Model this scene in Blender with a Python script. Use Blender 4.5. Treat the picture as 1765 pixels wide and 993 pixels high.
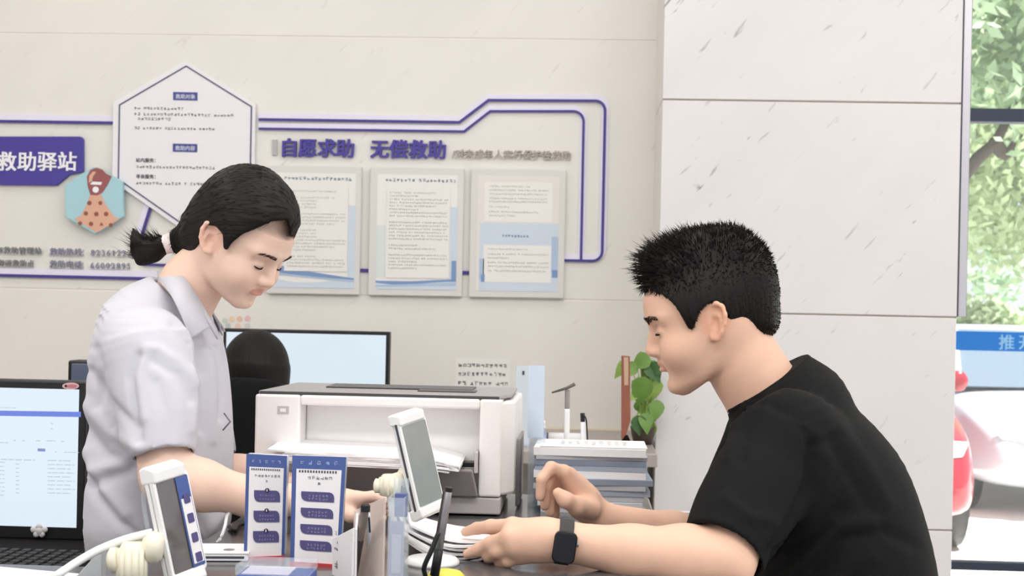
import bpy, bmesh, math, random
import numpy as np
from mathutils import Vector, Matrix

for _o in list(bpy.data.objects):
    bpy.data.objects.remove(_o, do_unlink=True)
SC = bpy.context.scene
COL = SC.collection
random.seed(7)
RNG = np.random.default_rng(7)

# ------------------------------------------------------------------ camera
IMW, IMH, FPX, HORIZON = 1765.0, 993.0, 2400.0, 520.0
CAMZ = 1.35
YAW, ROLL = math.radians(2.75), math.radians(1.2)
CAM = Vector((0, 0, CAMZ))
FWD = Vector((-math.sin(YAW), math.cos(YAW), 0))
_r0 = Vector((math.cos(YAW), math.sin(YAW), 0))
_u0 = Vector((0, 0, 1))
RGT = _r0 * math.cos(ROLL) + _u0 * math.sin(ROLL)
UPV = -_r0 * math.sin(ROLL) + _u0 * math.cos(ROLL)
cam_data = bpy.data.cameras.new('camera')
cam = bpy.data.objects.new('camera', cam_data)
COL.objects.link(cam)
cam_data.sensor_width = 36.0
cam_data.lens = 36.0 * FPX / IMW
cam_data.shift_y = (HORIZON - IMH / 2) / IMW
cam_data.clip_start = 0.05
cam_data.dof.use_dof = True
cam_data.dof.focus_distance = 2.1
cam_data.dof.aperture_fstop = 13
_m = Matrix((RGT, UPV, -FWD)).transposed().to_4x4()
_m.translation = CAM
cam.matrix_world = _m
SC.camera = cam

# ------------------------------------------------------------------ sky, sun, exposure
SC.view_settings.view_transform = 'Standard'
SC.view_settings.look = 'None'
SC.view_settings.gamma = 1.0
SC.view_settings.use_curve_mapping = False
SC.view_settings.exposure = 0.09
world = bpy.data.worlds.new('sky')
SC.world = world
world.use_nodes = True
_bg = world.node_tree.nodes['Background']
_bg.inputs[0].default_value = (0.93, 0.965, 1.0, 1)
_bg.inputs[1].default_value = 0.95
_sd = bpy.data.lights.new('sun', 'SUN')
_sd.energy = 12.0
_sd.angle = math.radians(4)
_sd.color = (1.0, 0.97, 0.92)
sun = bpy.data.objects.new('sun', _sd)
COL.objects.link(sun)
sun.rotation_euler = Vector((-0.35, 0.15, -1.0)).to_track_quat('-Z', 'Y').to_euler()

def area(name, loc, sx, sy, power, color, target=None):
    l = bpy.data.lights.new(name, 'AREA')
    l.shape = 'RECTANGLE'; l.size = sx; l.size_y = sy
    l.energy = power; l.color = color
    o = bpy.data.objects.new(name, l)
    COL.objects.link(o); o.location = loc
    return o
CEIL = 3.3
LAMPS = [(-1.9, 0.3), (0.1, 0.3), (2.1, 0.3), (-1.9, 2.1), (0.1, 2.1), (2.1, 2.1), (-1.9, 3.9), (0.1, 3.75), (1.9, 3.4)]
for _i, (_x, _y) in enumerate(LAMPS):
    area('ceiling_lamp_light', (_x, _y, CEIL - 0.035), 1.1, 0.55, 25 if _y < 1 else (10 if _y < 3 else 3.2), (1.0, 0.985, 0.975))

# ------------------------------------------------------------------ pixel -> place
def ray(px, py):
    return FWD + RGT * ((px - IMW / 2) / FPX) + UPV * ((HORIZON - py) / FPX)
def P(px, py, d):
    return CAM + ray(px, py) * d
def PY(px, py, y):
    r = ray(px, py); return CAM + r * (y / r.y)
def PZ(px, py, z):
    r = ray(px, py); return CAM + r * ((z - CAMZ) / r.z)
def topix(v):
    q = Vector(v) - CAM; d = q.dot(FWD)
    return IMW / 2 + FPX * q.dot(RGT) / d, HORIZON - FPX * q.dot(UPV) / d

# ------------------------------------------------------------------ materials
def lin(c):
    r = []
    for v in c[:3]:
        v = v / 255.0
        r.append(v / 12.92 if v <= 0.04045 else ((v + 0.055) / 1.055) ** 2.4)
    return (r[0], r[1], r[2], 1.0)
MATS = {}
def mat(name, rgb, rough=0.5, metal=0.0, noise=0.0, nscale=20.0, bump=0.0, bscale=60.0, spec=0.5, emit=None, estr=1.0,
        trans=0.0, alpha=1.0, ior=1.45, sss=0.0, coat=0.0, stretch=(1, 1, 1)):
    if name in MATS:
        return MATS[name]
    m = bpy.data.materials.new(name); m.use_nodes = True
    nt = m.node_tree; b = nt.nodes['Principled BSDF']
    c = lin(rgb)
    b.inputs['Base Color'].default_value = c
    b.inputs['Roughness'].default_value = rough
    b.inputs['Metallic'].default_value = metal
    b.inputs['Specular IOR Level'].default_value = spec
    b.inputs['IOR'].default_value = ior
    b.inputs['Transmission Weight'].default_value = trans
    b.inputs['Alpha'].default_value = alpha
    b.inputs['Coat Weight'].default_value = coat
    if sss:
        b.inputs['Subsurface Weight'].default_value = sss
        b.inputs['Subsurface Radius'].default_value = (0.012, 0.005, 0.003)
        b.inputs['Subsurface Scale'].default_value = 1.0
    if emit:
        b.inputs['Emission Color'].default_value = lin(emit)
        b.inputs['Emission Strength'].default_value = estr
    tc = nt.nodes.new('ShaderNodeTexCoord'); mp = nt.nodes.new('ShaderNodeMapping')
    mp.inputs['Scale'].default_value = stretch
    nt.links.new(tc.outputs['Object'], mp.inputs['Vector'])
    if noise:
        n = nt.nodes.new('ShaderNodeTexNoise'); n.inputs['Scale'].default_value = nscale
        n.inputs['Detail'].default_value = 4
        nt.links.new(mp.outputs['Vector'], n.inputs['Vector'])
        mx = nt.nodes.new('ShaderNodeMix'); mx.data_type = 'RGBA'
        mx.inputs[6].default_value = tuple(v * (1 - noise) for v in c[:3]) + (1,)
        mx.inputs[7].default_value = tuple(min(1, v * (1 + noise)) for v in c[:3]) + (1,)
        nt.links.new(n.outputs['Fac'], mx.inputs[0]); nt.links.new(mx.outputs[2], b.inputs['Base Color'])
    if bump:
        n2 = nt.nodes.new('ShaderNodeTexNoise'); n2.inputs['Scale'].default_value = bscale
        n2.inputs['Detail'].default_value = 3
        nt.links.new(mp.outputs['Vector'], n2.inputs['Vector'])
        bp = nt.nodes.new('ShaderNodeBump'); bp.inputs['Strength'].default_value = bump
        bp.inputs['Distance'].default_value = 0.01
        nt.links.new(n2.outputs['Fac'], bp.inputs['Height']); nt.links.new(bp.outputs['Normal'], b.inputs['Normal'])
    MATS[name] = m
    return m

def marble(name, base, dark, amount=0.5):
    m = bpy.data.materials.new(name); m.use_nodes = True
    nt = m.node_tree; b = nt.nodes['Principled BSDF']; N = nt.nodes.new; L = nt.links.new
    b.inputs['Roughness'].default_value = 0.32
    b.inputs['Specular IOR Level'].default_value = 0.35
    geo = N('ShaderNodeTexCoord'); oi = N('ShaderNodeObjectInfo')
    sc = N('ShaderNodeVectorMath'); sc.operation = 'SCALE'; sc.inputs[0].default_value = (31, 17, 23)
    L(oi.outputs['Random'], sc.inputs['Scale'])
    ad = N('ShaderNodeVectorMath'); ad.operation = 'ADD'
    L(geo.outputs['Object'], ad.inputs[0]); L(sc.outputs[0], ad.inputs[1])
    rot = N('ShaderNodeMapping'); rot.inputs['Rotation'].default_value = (0, math.radians(48), 0)
    L(ad.outputs[0], rot.inputs['Vector'])
    # short slanted dark dashes
    mp = N('ShaderNodeMapping'); mp.inputs['Scale'].default_value = (9.5, 7, 46)
    L(rot.outputs['Vector'], mp.inputs['Vector'])
    n1 = N('ShaderNodeTexNoise'); n1.inputs['Scale'].default_value = 1.0; n1.inputs['Detail'].default_value = 3
    n1.inputs['Distortion'].default_value = 0.5
    L(mp.outputs['Vector'], n1.inputs['Vector'])
    r1 = N('ShaderNodeValToRGB'); r1.color_ramp.elements[0].position = 0.665; r1.color_ramp.elements[1].position = 0.75
    L(n1.outputs['Fac'], r1.inputs['Fac'])
    # patches where dashes gather
    n2 = N('ShaderNodeTexNoise'); n2.inputs['Scale'].default_value = 2.6; n2.inputs['Detail'].default_value = 2
    L(ad.outputs[0], n2.inputs['Vector'])
    r2 = N('ShaderNodeValToRGB'); r2.color_ramp.elements[0].position = 0.36; r2.color_ramp.elements[1].position = 0.60
    L(n2.outputs['Fac'], r2.inputs['Fac'])
    mu = N('ShaderNodeMath'); mu.operation = 'MULTIPLY'
    L(r1.outputs['Color'], mu.inputs[0]); L(r2.outputs['Color'], mu.inputs[1])
    # broad soft grey clouds
    mp3 = N('ShaderNodeMapping'); mp3.inputs['Scale'].default_value = (1.2, 1, 3.2)
    L(rot.outputs['Vector'], mp3.inputs['Vector'])
    n3 = N('ShaderNodeTexNoise'); n3.inputs['Scale'].default_value = 1.6; n3.inputs['Detail'].default_value = 5
    L(mp3.outputs['Vector'], n3.inputs['Vector'])
    mx0 = N('ShaderNodeMix'); mx0.data_type = 'RGBA'
    bc = lin(base)
    mx0.inputs[6].default_value = tuple(v * 0.93 for v in bc[:3]) + (1,); mx0.inputs[7].default_value = tuple(min(1, v * 1.05) for v in bc[:3]) + (1,)
    L(n3.outputs['Fac'], mx0.inputs[0])
    sc2 = N('ShaderNodeMath'); sc2.operation = 'MULTIPLY'; sc2.inputs[1].default_value = amount
    L(mu.outputs[0], sc2.inputs[0])
    mx = N('ShaderNodeMix'); mx.data_type = 'RGBA'; mx.inputs[7].default_value = lin(dark)
    L(sc2.outputs[0], mx.inputs[0]); L(mx0.outputs[2], mx.inputs[6]); L(mx.outputs[2], b.inputs['Base Color'])
    MATS[name] = m
    return m

# ------------------------------------------------------------------ objects
def tag(o, label=None, cat=None, group=None, kind=None):
    if label: o['label'] = label
    if cat: o['category'] = cat
    if group: o['group'] = group
    if kind: o['kind'] = kind
    return o
def thing(name, label, cat, loc, group=None, kind=None):
    o = bpy.data.objects.new(name, None); COL.objects.link(o)
    o.empty_display_size = 0.05
    o.location = loc
    return tag(o, label, cat, group, kind)
def _mw(o):
    m = Matrix.LocRotScale(o.location, o.rotation_euler, o.scale)
    return (_mw(o.parent) @ o.matrix_parent_inverse @ m) if o.parent else m
def adopt(o, parent):
    o.parent = parent
    o.matrix_parent_inverse = _mw(parent).inverted()
    return o
def link(name, me, m=None, parent=None, smooth=False):
    o = bpy.data.objects.new(name, me); COL.objects.link(o)
    if m: me.materials.append(m)
    if smooth:
        me.polygons.foreach_set('use_smooth', [True] * len(me.polygons))
    if parent: adopt(o, parent)
    return o
def center_origin(o, at=None):
    """put a top-level mesh's origin at its base centre"""
    me = o.data
    n = len(me.vertices); a = np.empty(n * 3); me.vertices.foreach_get('co', a); a = a.reshape(-1, 3)
    c = np.array([(a[:, 0].min() + a[:, 0].max()) / 2, (a[:, 1].min() + a[:, 1].max()) / 2, a[:, 2].min()]) if at is None else np.array(at)
    me.vertices.foreach_set('co', (a - c).ravel()); o.location = Vector(c)
    return o
def copy_tree(o, parent=None):
    c = o.copy(); COL.objects.link(c)
    if parent: c.parent = parent
    for ch in [x for x in bpy.data.objects if x.parent == o]:
        copy_tree(ch, c)
    return c

class MB:
    def __init__(s): s.v = []; s.f = []; s.mi = []
    def add(s, vs, fs, mi=0):
        k = len(s.v); s.v += [tuple(v) for v in vs]; s.f += [tuple(i + k for i in f) for f in fs]; s.mi += [mi] * len(fs); return s
    def box(s, c, size, R=None, mi=0):
        hx, hy, hz = size[0] / 2, size[1] / 2, size[2] / 2
        vs = [Vector((x, y, z)) for x in (-hx, hx) for y in (-hy, hy) for z in (-hz, hz)]
        if R is not None: vs = [R @ v for v in vs]
        vs = [v + Vector(c) for v in vs]
        return s.add(vs, [(0, 1, 3, 2), (4, 6, 7, 5), (0, 4, 5, 1), (2, 3, 7, 6), (0, 2, 6, 4), (1, 5, 7, 3)], mi)
    def prism(s, pts, off, mi=0):
        """closed polygon of 3-D points, extruded by off (vector)"""
        n = len(pts); off = Vector(off)
        a = [Vector(p) for p in pts]; b = [p + off for p in a]
        return s.add(a + b, [tuple(range(n)), tuple(range(2 * n - 1, n - 1, -1))] + [(i, i + n, (i + 1) % n + n, (i + 1) % n) for i in range(n)], mi)
    def tube(s, pts, r, n=8, caps=True, mi=0):
        pts = [Vector(p) for p in pts]; rs = r if isinstance(r, (list, tuple)) else [r] * len(pts)
        k = len(pts); up = Vector((0.13, 0.2, 1)).normalized(); vs = []
        for i in range(k):
            t = (pts[min(i + 1, k - 1)] - pts[max(i - 1, 0)]).normalized()
            if abs(t.dot(up)) > 0.95: up = Vector((1, 0.1, 0)).normalized()
            a = t.cross(up).normalized(); b2 = a.cross(t)
            for j in range(n):
                an = 2 * math.pi * j / n
                vs.append(pts[i] + (a * math.cos(an) + b2 * math.sin(an)) * rs[i])
        fs = [(i * n + j, (i + 1) * n + j, (i + 1) * n + (j + 1) % n, i * n + (j + 1) % n) for i in range(k - 1) for j in range(n)]
        if caps: fs += [tuple(range(n)), tuple(range(k * n - 1, (k - 1) * n - 1, -1))]
        return s.add(vs, fs, mi)
    def lathe(s, c, prof, n=24, axis=None, mi=0):
        """prof: (radius, height) from bottom to top around axis (default +Z)"""
        c = Vector(c); ax = Vector(axis or (0, 0, 1)).normalized()
        q = Vector((0, 0, 1)).rotation_difference(ax)
        vs = []
        for (r, h) in prof:
            for j in range(n):
                an = 2 * math.pi * j / n
                vs.append(c + q @ Vector((r * math.cos(an), r * math.sin(an), h)))
        k = len(prof)
        fs = [(i * n + j, i * n + (j + 1) % n, (i + 1) * n + (j + 1) % n, (i + 1) * n + j) for i in range(k - 1) for j in range(n)]
        fs += [tuple(range(n - 1, -1, -1)), tuple(range((k - 1) * n, k * n))]
        return s.add(vs, fs, mi)
    def ribbon(s, pts, width, thick, normal, mi=0):
        """flat strip along a planar polyline; pts 3-D, width in plane, thickness along normal"""
        pts = [Vector(p) for p in pts]; nrm = Vector(normal).normalized(); k = len(pts); L = []; R = []
        for i in range(k):
            d1 = (pts[i] - pts[i - 1]).normalized() if i else None
            d2 = (pts[i + 1] - pts[i]).normalized() if i < k - 1 else None
            t = ((d1 or d2) + (d2 or d1)).normalized()
            sd = nrm.cross(t).normalized()
            sc = 1.0
            if d1 and d2: sc = min(2.0, 1 / max(0.3, t.dot(d1)))
            L.append(pts[i] + sd * width / 2 * sc); R.append(pts[i] - sd * width / 2 * sc)
        off = nrm * thick
        vs = []
        for i in range(k): vs += [L[i], R[i], R[i] + off, L[i] + off]
        fs = []
        for i in range(k - 1):
            for j in range(4):
                fs.append((i * 4 + j, i * 4 + (j + 1) % 4, (i + 1) * 4 + (j + 1) % 4, (i + 1) * 4 + j))
        fs += [(0, 3, 2, 1), ((k - 1) * 4, (k - 1) * 4 + 1, (k - 1) * 4 + 2, (k - 1) * 4 + 3)]
        return s.add(vs, fs, mi)
    def build(s, name, m=None, parent=None, smooth=False, bevel=0.0, seg=2, label=None, mats=None):
        me = bpy.data.meshes.new(name); me.from_pydata(s.v, [], s.f); me.validate()
        bm = bmesh.new(); bm.from_mesh(me); bmesh.ops.recalc_face_normals(bm, faces=bm.faces); 
        bm.to_mesh(me); bm.free()
        if mats:
            for x in mats: me.materials.append(x)
            if len(s.mi) == len(me.polygons): me.polygons.foreach_set('material_index', s.mi)
        o = link(name, me, m, parent, smooth)
        if bevel:
            md = o.modifiers.new('bevel', 'BEVEL'); md.width = bevel; md.segments = seg; md.limit_method = 'ANGLE'
            md.harden_normals = False
        if smooth and not bevel:
            pass
        if label: o['label'] = label
        return o

def rotz(a): return Matrix.Rotation(math.radians(a), 3, 'Z')
def rotx(a): return Matrix.Rotation(math.radians(a), 3, 'X')
def roty(a): return Matrix.Rotation(math.radians(a), 3, 'Y')
def roundrect(w, h, r, n=5):
    pts = []
    for (cx, cy, a0) in ((w / 2 - r, h / 2 - r, 0), (-w / 2 + r, h / 2 - r, 90), (-w / 2 + r, -h / 2 + r, 180), (w / 2 - r, -h / 2 + r, 270)):
        for i in range(n + 1):
            a = math.radians(a0 + 90 * i / n); pts.append((cx + r * math.cos(a), cy + r * math.sin(a)))
    return pts
def bez(p, n=8):
    """Catmull-Rom through 3-D points"""
    p = [Vector(q) for q in p]; out = []
    for i in range(len(p) - 1):
        a = p[max(i - 1, 0)]; b = p[i]; c = p[i + 1]; d = p[min(i + 2, len(p) - 1)]
        for k in range(n):
            t = k / n
            out.append(0.5 * ((2 * b) + (c - a) * t + (2 * a - 5 * b + 4 * c - d) * t * t + (3 * b - a - 3 * c + d) * t ** 3))
    out.append(p[-1])
    return out

_DG = None
def text(name, s, size, loc, m, parent=None, extrude=0.001, bold=0.0, R=None, align='LEFT', sx=1.0, spacing=1.0):
    cu = bpy.data.curves.new(name, 'FONT'); cu.body = s; cu.size = size; cu.extrude = extrude
    cu.align_x = align; cu.resolution_u = 2; cu.space_character = spacing
    t = bpy.data.objects.new(name, cu); COL.objects.link(t)
    dg = bpy.context.evaluated_depsgraph_get()
    me = bpy.data.meshes.new_from_object(t.evaluated_get(dg))
    bpy.data.objects.remove(t, do_unlink=True); bpy.data.curves.remove(cu)
    me.name = name
    R = R or rotx(90)
    n = len(me.vertices); a = np.empty(n * 3, dtype=np.float32); me.vertices.foreach_get('co', a); a = a.reshape(-1, 3).astype(float)
    a[:, 0] *= sx
    if bold:                    # heavier strokes: the same characters laid over each other a hair apart
        fs = [tuple(p.vertices) for p in me.polygons]; V = []; FF = []
        for k, (dx, dy) in enumerate(((-1, -.6), (1, -.6), (-1, .6), (1, .6))):
            V.append(a + np.array([dx * bold, dy * bold, k * 1e-5])); FF += [tuple(i + k * n for i in f) for f in fs]
        a = np.concatenate(V); bpy.data.meshes.remove(me); me = bpy.data.meshes.new(name); me.from_pydata([tuple(v) for v in a], [], FF)
    a = a @ np.array(R).T + np.array(loc)
    me.vertices.foreach_set('co', a.astype(np.float32).ravel())
    me.materials.clear(); me.update()
    return link(name, me, m, parent)

def glyph(mb, o, ux, uz, size, off, rng, w=0.12):
    """one unreadable printed character: a few strokes in a square cell"""
    def bar(x0, z0, x1, z1):
        mb.prism([o + ux * x0 * size + uz * z0 * size, o + ux * x1 * size + uz * z0 * size,
                  o + ux * x1 * size + uz * z1 * size, o + ux * x0 * size + uz * z1 * size], off)
    for k in range(rng.choice((2, 3, 3))):
        z = rng.uniform(0.05, 0.85); a = rng.uniform(0, 0.25); b = rng.uniform(0.65, 0.95)
        bar(a, z, b, z + w)
    for k in range(rng.choice((1, 2, 2))):
        x = rng.uniform(0.1, 0.8); a = rng.uniform(0, 0.2); b = rng.uniform(0.7, 0.95)
        bar(x, a, x + w, b)
# ------------------------------------------------------------------ the sdf engine for bodies, hair and cloth
def V3(v): return np.array(v, dtype=np.float64)
class Field:
    def __init__(s, lo, hi, h):
        s.lo = V3(lo); s.h = h
        n = np.ceil((V3(hi) - s.lo) / h).astype(int) + 1
        s.n = n; s.a = np.full(tuple(n), 1.0, dtype=np.float32)
        s.ax = [s.lo[i] + np.arange(n[i]) * h for i in range(3)]
    def sub(s, lo, hi):
        i0 = np.clip(np.floor((V3(lo) - s.lo) / s.h).astype(int), 0, s.n - 1)
        i1 = np.clip(np.ceil((V3(hi) - s.lo) / s.h).astype(int) + 1, 0, s.n)
        if np.any(i1 <= i0): return None
        sl = tuple(slice(a, b) for a, b in zip(i0, i1))
        X = s.ax[0][sl[0]][:, None, None]; Y = s.ax[1][sl[1]][None, :, None]; Z = s.ax[2][sl[2]][None, None, :]
        return sl, X, Y, Z
    def op(s, fn, lo, hi, k=0.0, mode='u'):
        q = s.sub(lo, hi)
        if q is None: return s
        sl, X, Y, Z = q
        d = fn(X, Y, Z).astype(np.float32)
        d = np.broadcast_to(d, s.a[sl].shape)
        a = s.a[sl]
        if mode == 's': a = -a
        if k > 0:
            hh = np.maximum(k - np.abs(a - d), 0) / k
            r = np.minimum(a, d) - hh * hh * k * 0.25
        else: r = np.minimum(a, d)
        s.a[sl] = -r if mode == 's' else r
        return s
    def cone(s, a, b, ra, rb, k=0.0, mode='u'):
        a = V3(a); b = V3(b); m = max(ra, rb) + 0.02 + k
        ab = b - a; L2 = max(ab.dot(ab), 1e-12)
        def fn(X, Y, Z):
            t = np.clip(((X - a[0]) * ab[0] + (Y - a[1]) * ab[1] + (Z - a[2]) * ab[2]) / L2, 0, 1)
            return np.sqrt((X - a[0] - ab[0] * t) ** 2 + (Y - a[1] - ab[1] * t) ** 2 + (Z - a[2] - ab[2] * t) ** 2) - (ra + (rb - ra) * t)
        return s.op(fn, np.minimum(a, b) - m, np.maximum(a, b) + m, k, mode)
    def chain(s, pts, rs, k=0.0, mode='u'):
        for i in range(len(pts) - 1): s.cone(pts[i], pts[i + 1], rs[i], rs[i + 1], k, mode)
        return s
    def ell(s, c, r, R=None, k=0.0, mode='u'):
        c = V3(c); r = V3(r); R = np.eye(3) if R is None else np.array(R, dtype=float)
        m = max(r) + 0.02 + k
        def fn(X, Y, Z):
            x, y, z = X - c[0], Y - c[1], Z - c[2]
            u = [(R[0, i] * x + R[1, i] * y + R[2, i] * z) for i in range(3)]
            k0 = np.sqrt(sum((u[i] / r[i]) ** 2 for i in range(3))); k1 = np.sqrt(sum((u[i] / r[i] ** 2) ** 2 for i in range(3))) + 1e-9
            return k0 * (k0 - 1) / k1
        return s.op(fn, c - m, c + m, k, mode)
    def loft(s, secs, k=0.0, mode='u', flat=True, n=4, grow=0.0, ksub=0.0):
        """secs: (centre, front axis vector, lateral axis vector), vectors carry the radii; ellipse sections"""
        cs = []
        for j in range(3):
            cs.append(bez([q[j] for q in secs], n))
        N = len(cs[0]); tmp_done = []
        C = [V3(c) for c in cs[0]]; A = [V3(c) for c in cs[1]]; B = [V3(c) for c in cs[2]]
        mr = max(max(np.linalg.norm(a), np.linalg.norm(b)) for a, b in zip(A, B)) + 0.03 + grow
        lo = np.min(C, axis=0) - mr; hi = np.max(C, axis=0) + mr
        def fn(X, Y, Z):
            best = None
            for i in range(N - 1):
                T = C[i + 1] - C[i]; L2 = T.dot(T)
                L_ = math.sqrt(L2)
                t = ((X - C[i][0]) * T[0] + (Y - C[i][1]) * T[1] + (Z - C[i][2]) * T[2]) / L2
                m0 = 0.0 if i == 0 else .010 / L_; m1 = 0.0 if i == N - 2 else .010 / L_
                tc = np.clip(t, -m0, 1 + m1); ex = np.abs(t - tc) * L_
                ra0, ra1 = np.linalg.norm(A[i]), np.linalg.norm(A[i + 1]); rb0, rb1 = np.linalg.norm(B[i]), np.linalg.norm(B[i + 1])
                ah = (A[i] + A[i + 1]); ah /= np.linalg.norm(ah); bh = (B[i] + B[i + 1]); bh /= np.linalg.norm(bh)
                qx, qy, qz = X - C[i][0] - T[0] * tc, Y - C[i][1] - T[1] * tc, Z - C[i][2] - T[2] * tc
                u = qx * ah[0] + qy * ah[1] + qz * ah[2]; v = qx * bh[0] + qy * bh[1] + qz * bh[2]
                ra = np.maximum(ra0 + (ra1 - ra0) * tc + grow, .004); rb = np.maximum(rb0 + (rb1 - rb0) * tc + grow, .004)
                q = np.sqrt((u / ra) ** 2 + (v / rb) ** 2)
                de = (q - 1) * np.minimum(ra, rb)
                d = np.maximum(de, np.where(ex > 0, ex, -1.0))
                if best is None: best = d
                else:
                    best = np.minimum(best, d)
            return best
        return s.op(fn, lo, hi, k, mode)
    def mesh(s, smooth=1):
        a = s.a; S = a < 0
        nx, ny, nz = a.shape
        cnt = np.zeros((nx - 1, ny - 1, nz - 1), dtype=np.int8)
        cor = [(i, j, k) for i in (0, 1) for j in (0, 1) for k in (0, 1)]
        for (i, j, k) in cor: cnt += S[i:nx - 1 + i, j:ny - 1 + j, k:nz - 1 + k]
        act = (cnt > 0) & (cnt < 8)
        I, J, K = np.nonzero(act); n = len(I)
        idx = np.full(act.shape, -1, dtype=np.int32); idx[I, J, K] = np.arange(n)
        vals = {c: a[I + c[0], J + c[1], K + c[2]] for c in cor}
        pos = np.zeros((n, 3)); num = np.zeros(n)
        for c in cor:
            for ax in range(3):
                if c[ax] == 0:
                    e = list(c); e[ax] = 1; e = tuple(e)
                    f0, f1 = vals[c], vals[e]
                    m = (f0 < 0) != (f1 < 0)
                    t = np.where(m, f0 / np.where(m, f0 - f1, 1), 0)
                    q = np.tile(np.array(c, float), (n, 1)); q[:, ax] += t
                    pos += q * m[:, None]; num += m
        pos /= num[:, None]
        pos = (pos + np.stack([I, J, K], 1)) * s.h + s.lo
        F = []
        for ax in range(3):
            sl0 = [slice(None)] * 3; sl1 = [slice(None)] * 3
            sl0[ax] = slice(0, -1); sl1[ax] = slice(1, None)
            o1, o2 = [q for q in range(3) if q != ax]
            for q in (o1, o2): sl0[q] = slice(1, -1); sl1[q] = slice(1, -1)
            A0 = S[tuple(sl0)]; A1 = S[tuple(sl1)]
            for inv, M in ((False, A0 & ~A1), (True, ~A0 & A1)):
                w = np.stack(np.nonzero(M), 1)
                if not len(w): continue
                w[:, o1] += 1; w[:, o2] += 1
                def cell(d1, d2):
                    c = w.copy(); c[:, o1] += d1; c[:, o2] += d2
                    return idx[c[:, 0], c[:, 1], c[:, 2]]
                qd = np.stack([cell(-1, -1), cell(0, -1), cell(0, 0), cell(-1, 0)], 1)
                if inv != (ax == 1): qd = qd[:, ::-1]
                F.append(qd)
        F = np.concatenate(F); F = F[(F >= 0).all(1)]
        E = np.concatenate([F[:, [0, 1]], F[:, [1, 2]], F[:, [2, 3]], F[:, [3, 0]]])
        for _ in range(smooth):
            acc = np.zeros_like(pos); c2 = np.zeros(n)
            for d in range(3):
                acc[:, d] = np.bincount(E[:, 0], pos[E[:, 1], d], n) + np.bincount(E[:, 1], pos[E[:, 0], d], n)
            c2 = np.bincount(E[:, 0], minlength=n) + np.bincount(E[:, 1], minlength=n)
            ok = c2 > 0
            pos[ok] = pos[ok] * 0.45 + 0.55 * acc[ok] / c2[ok][:, None]
        return pos, F
def np_mesh(name, pos, F):
    me = bpy.data.meshes.new(name)
    me.vertices.add(len(pos)); me.vertices.foreach_set('co', np.ascontiguousarray(pos, dtype=np.float32).ravel())
    nc = F.shape[1]
    me.loops.add(len(F) * nc); me.loops.foreach_set('vertex_index', np.ascontiguousarray(F, dtype=np.int32).ravel())
    me.polygons.add(len(F)); me.polygons.foreach_set('loop_start', np.arange(len(F), dtype=np.int32) * nc)
    me.update(calc_edges=True); me.validate()
    return me
def normals_of(me):
    n = np.empty(len(me.vertices) * 3, dtype=np.float32)
    me.vertex_normals.foreach_get('vector', n)
    return n.reshape(-1, 3)
def colattr(me, name, col):
    at = me.color_attributes.new(name, 'FLOAT_COLOR', 'POINT')
    c = np.ones((len(me.vertices), 4), dtype=np.float32); c[:, :col.shape[1]] = col
    at.data.foreach_set('color', c.ravel())
def pix_np(pos):
    q = pos - np.array(CAM); d = q @ np.array(FWD)
    return IMW / 2 + FPX * (q @ np.array(RGT)) / d, HORIZON - FPX * (q @ np.array(UPV)) / d, d
def seg_dist(x, y, pl):
    best = np.full(x.shape, 1e9)
    for (a, b) in zip(pl[:-1], pl[1:]):
        dx, dy = b[0] - a[0], b[1] - a[1]; L = dx * dx + dy * dy + 1e-9
        t = np.clip(((x - a[0]) * dx + (y - a[1]) * dy) / L, 0, 1)
        best = np.minimum(best, np.hypot(x - a[0] - dx * t, y - a[1] - dy * t))
    return best
def creases(pos, F, lst, dmax):
    """cloth folds: each fold a ridge or groove along a line on the near side of the garment"""
    me = np_mesh('tmp', pos, F); n = normals_of(me); bpy.data.meshes.remove(me)
    x, y, d = pix_np(pos); near = (n @ np.array(FWD) < -0.05) & (d < dmax)
    for (pl, amp, wid) in lst:
        g = np.exp(-(seg_dist(x, y, pl) / wid) ** 2) * near
        pos = pos + n * (g * amp)[:, None]
    return pos
def poly_sd(px, pz, poly):
    """signed distance to a 2-D polygon (numpy arrays)"""
    n = len(poly); d = np.full(px.shape, 1e9); ins = np.zeros(px.shape, bool)
    for i in range(n):
        ax, az = poly[i]; bx, bz = poly[(i + 1) % n]
        ex, ez = bx - ax, bz - az; L = ex * ex + ez * ez + 1e-12
        t = np.clip(((px - ax) * ex + (pz - az) * ez) / L, 0, 1)
        d = np.minimum(d, np.hypot(px - ax - ex * t, pz - az - ez * t))
        c = ((az > pz) != (bz > pz)) & (px < (bx - ax) * (pz - az) / ((bz - az) if abs(bz - az) > 1e-9 else 1e-9) + ax)
        ins ^= c
    return np.where(ins, -d, d)
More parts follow.
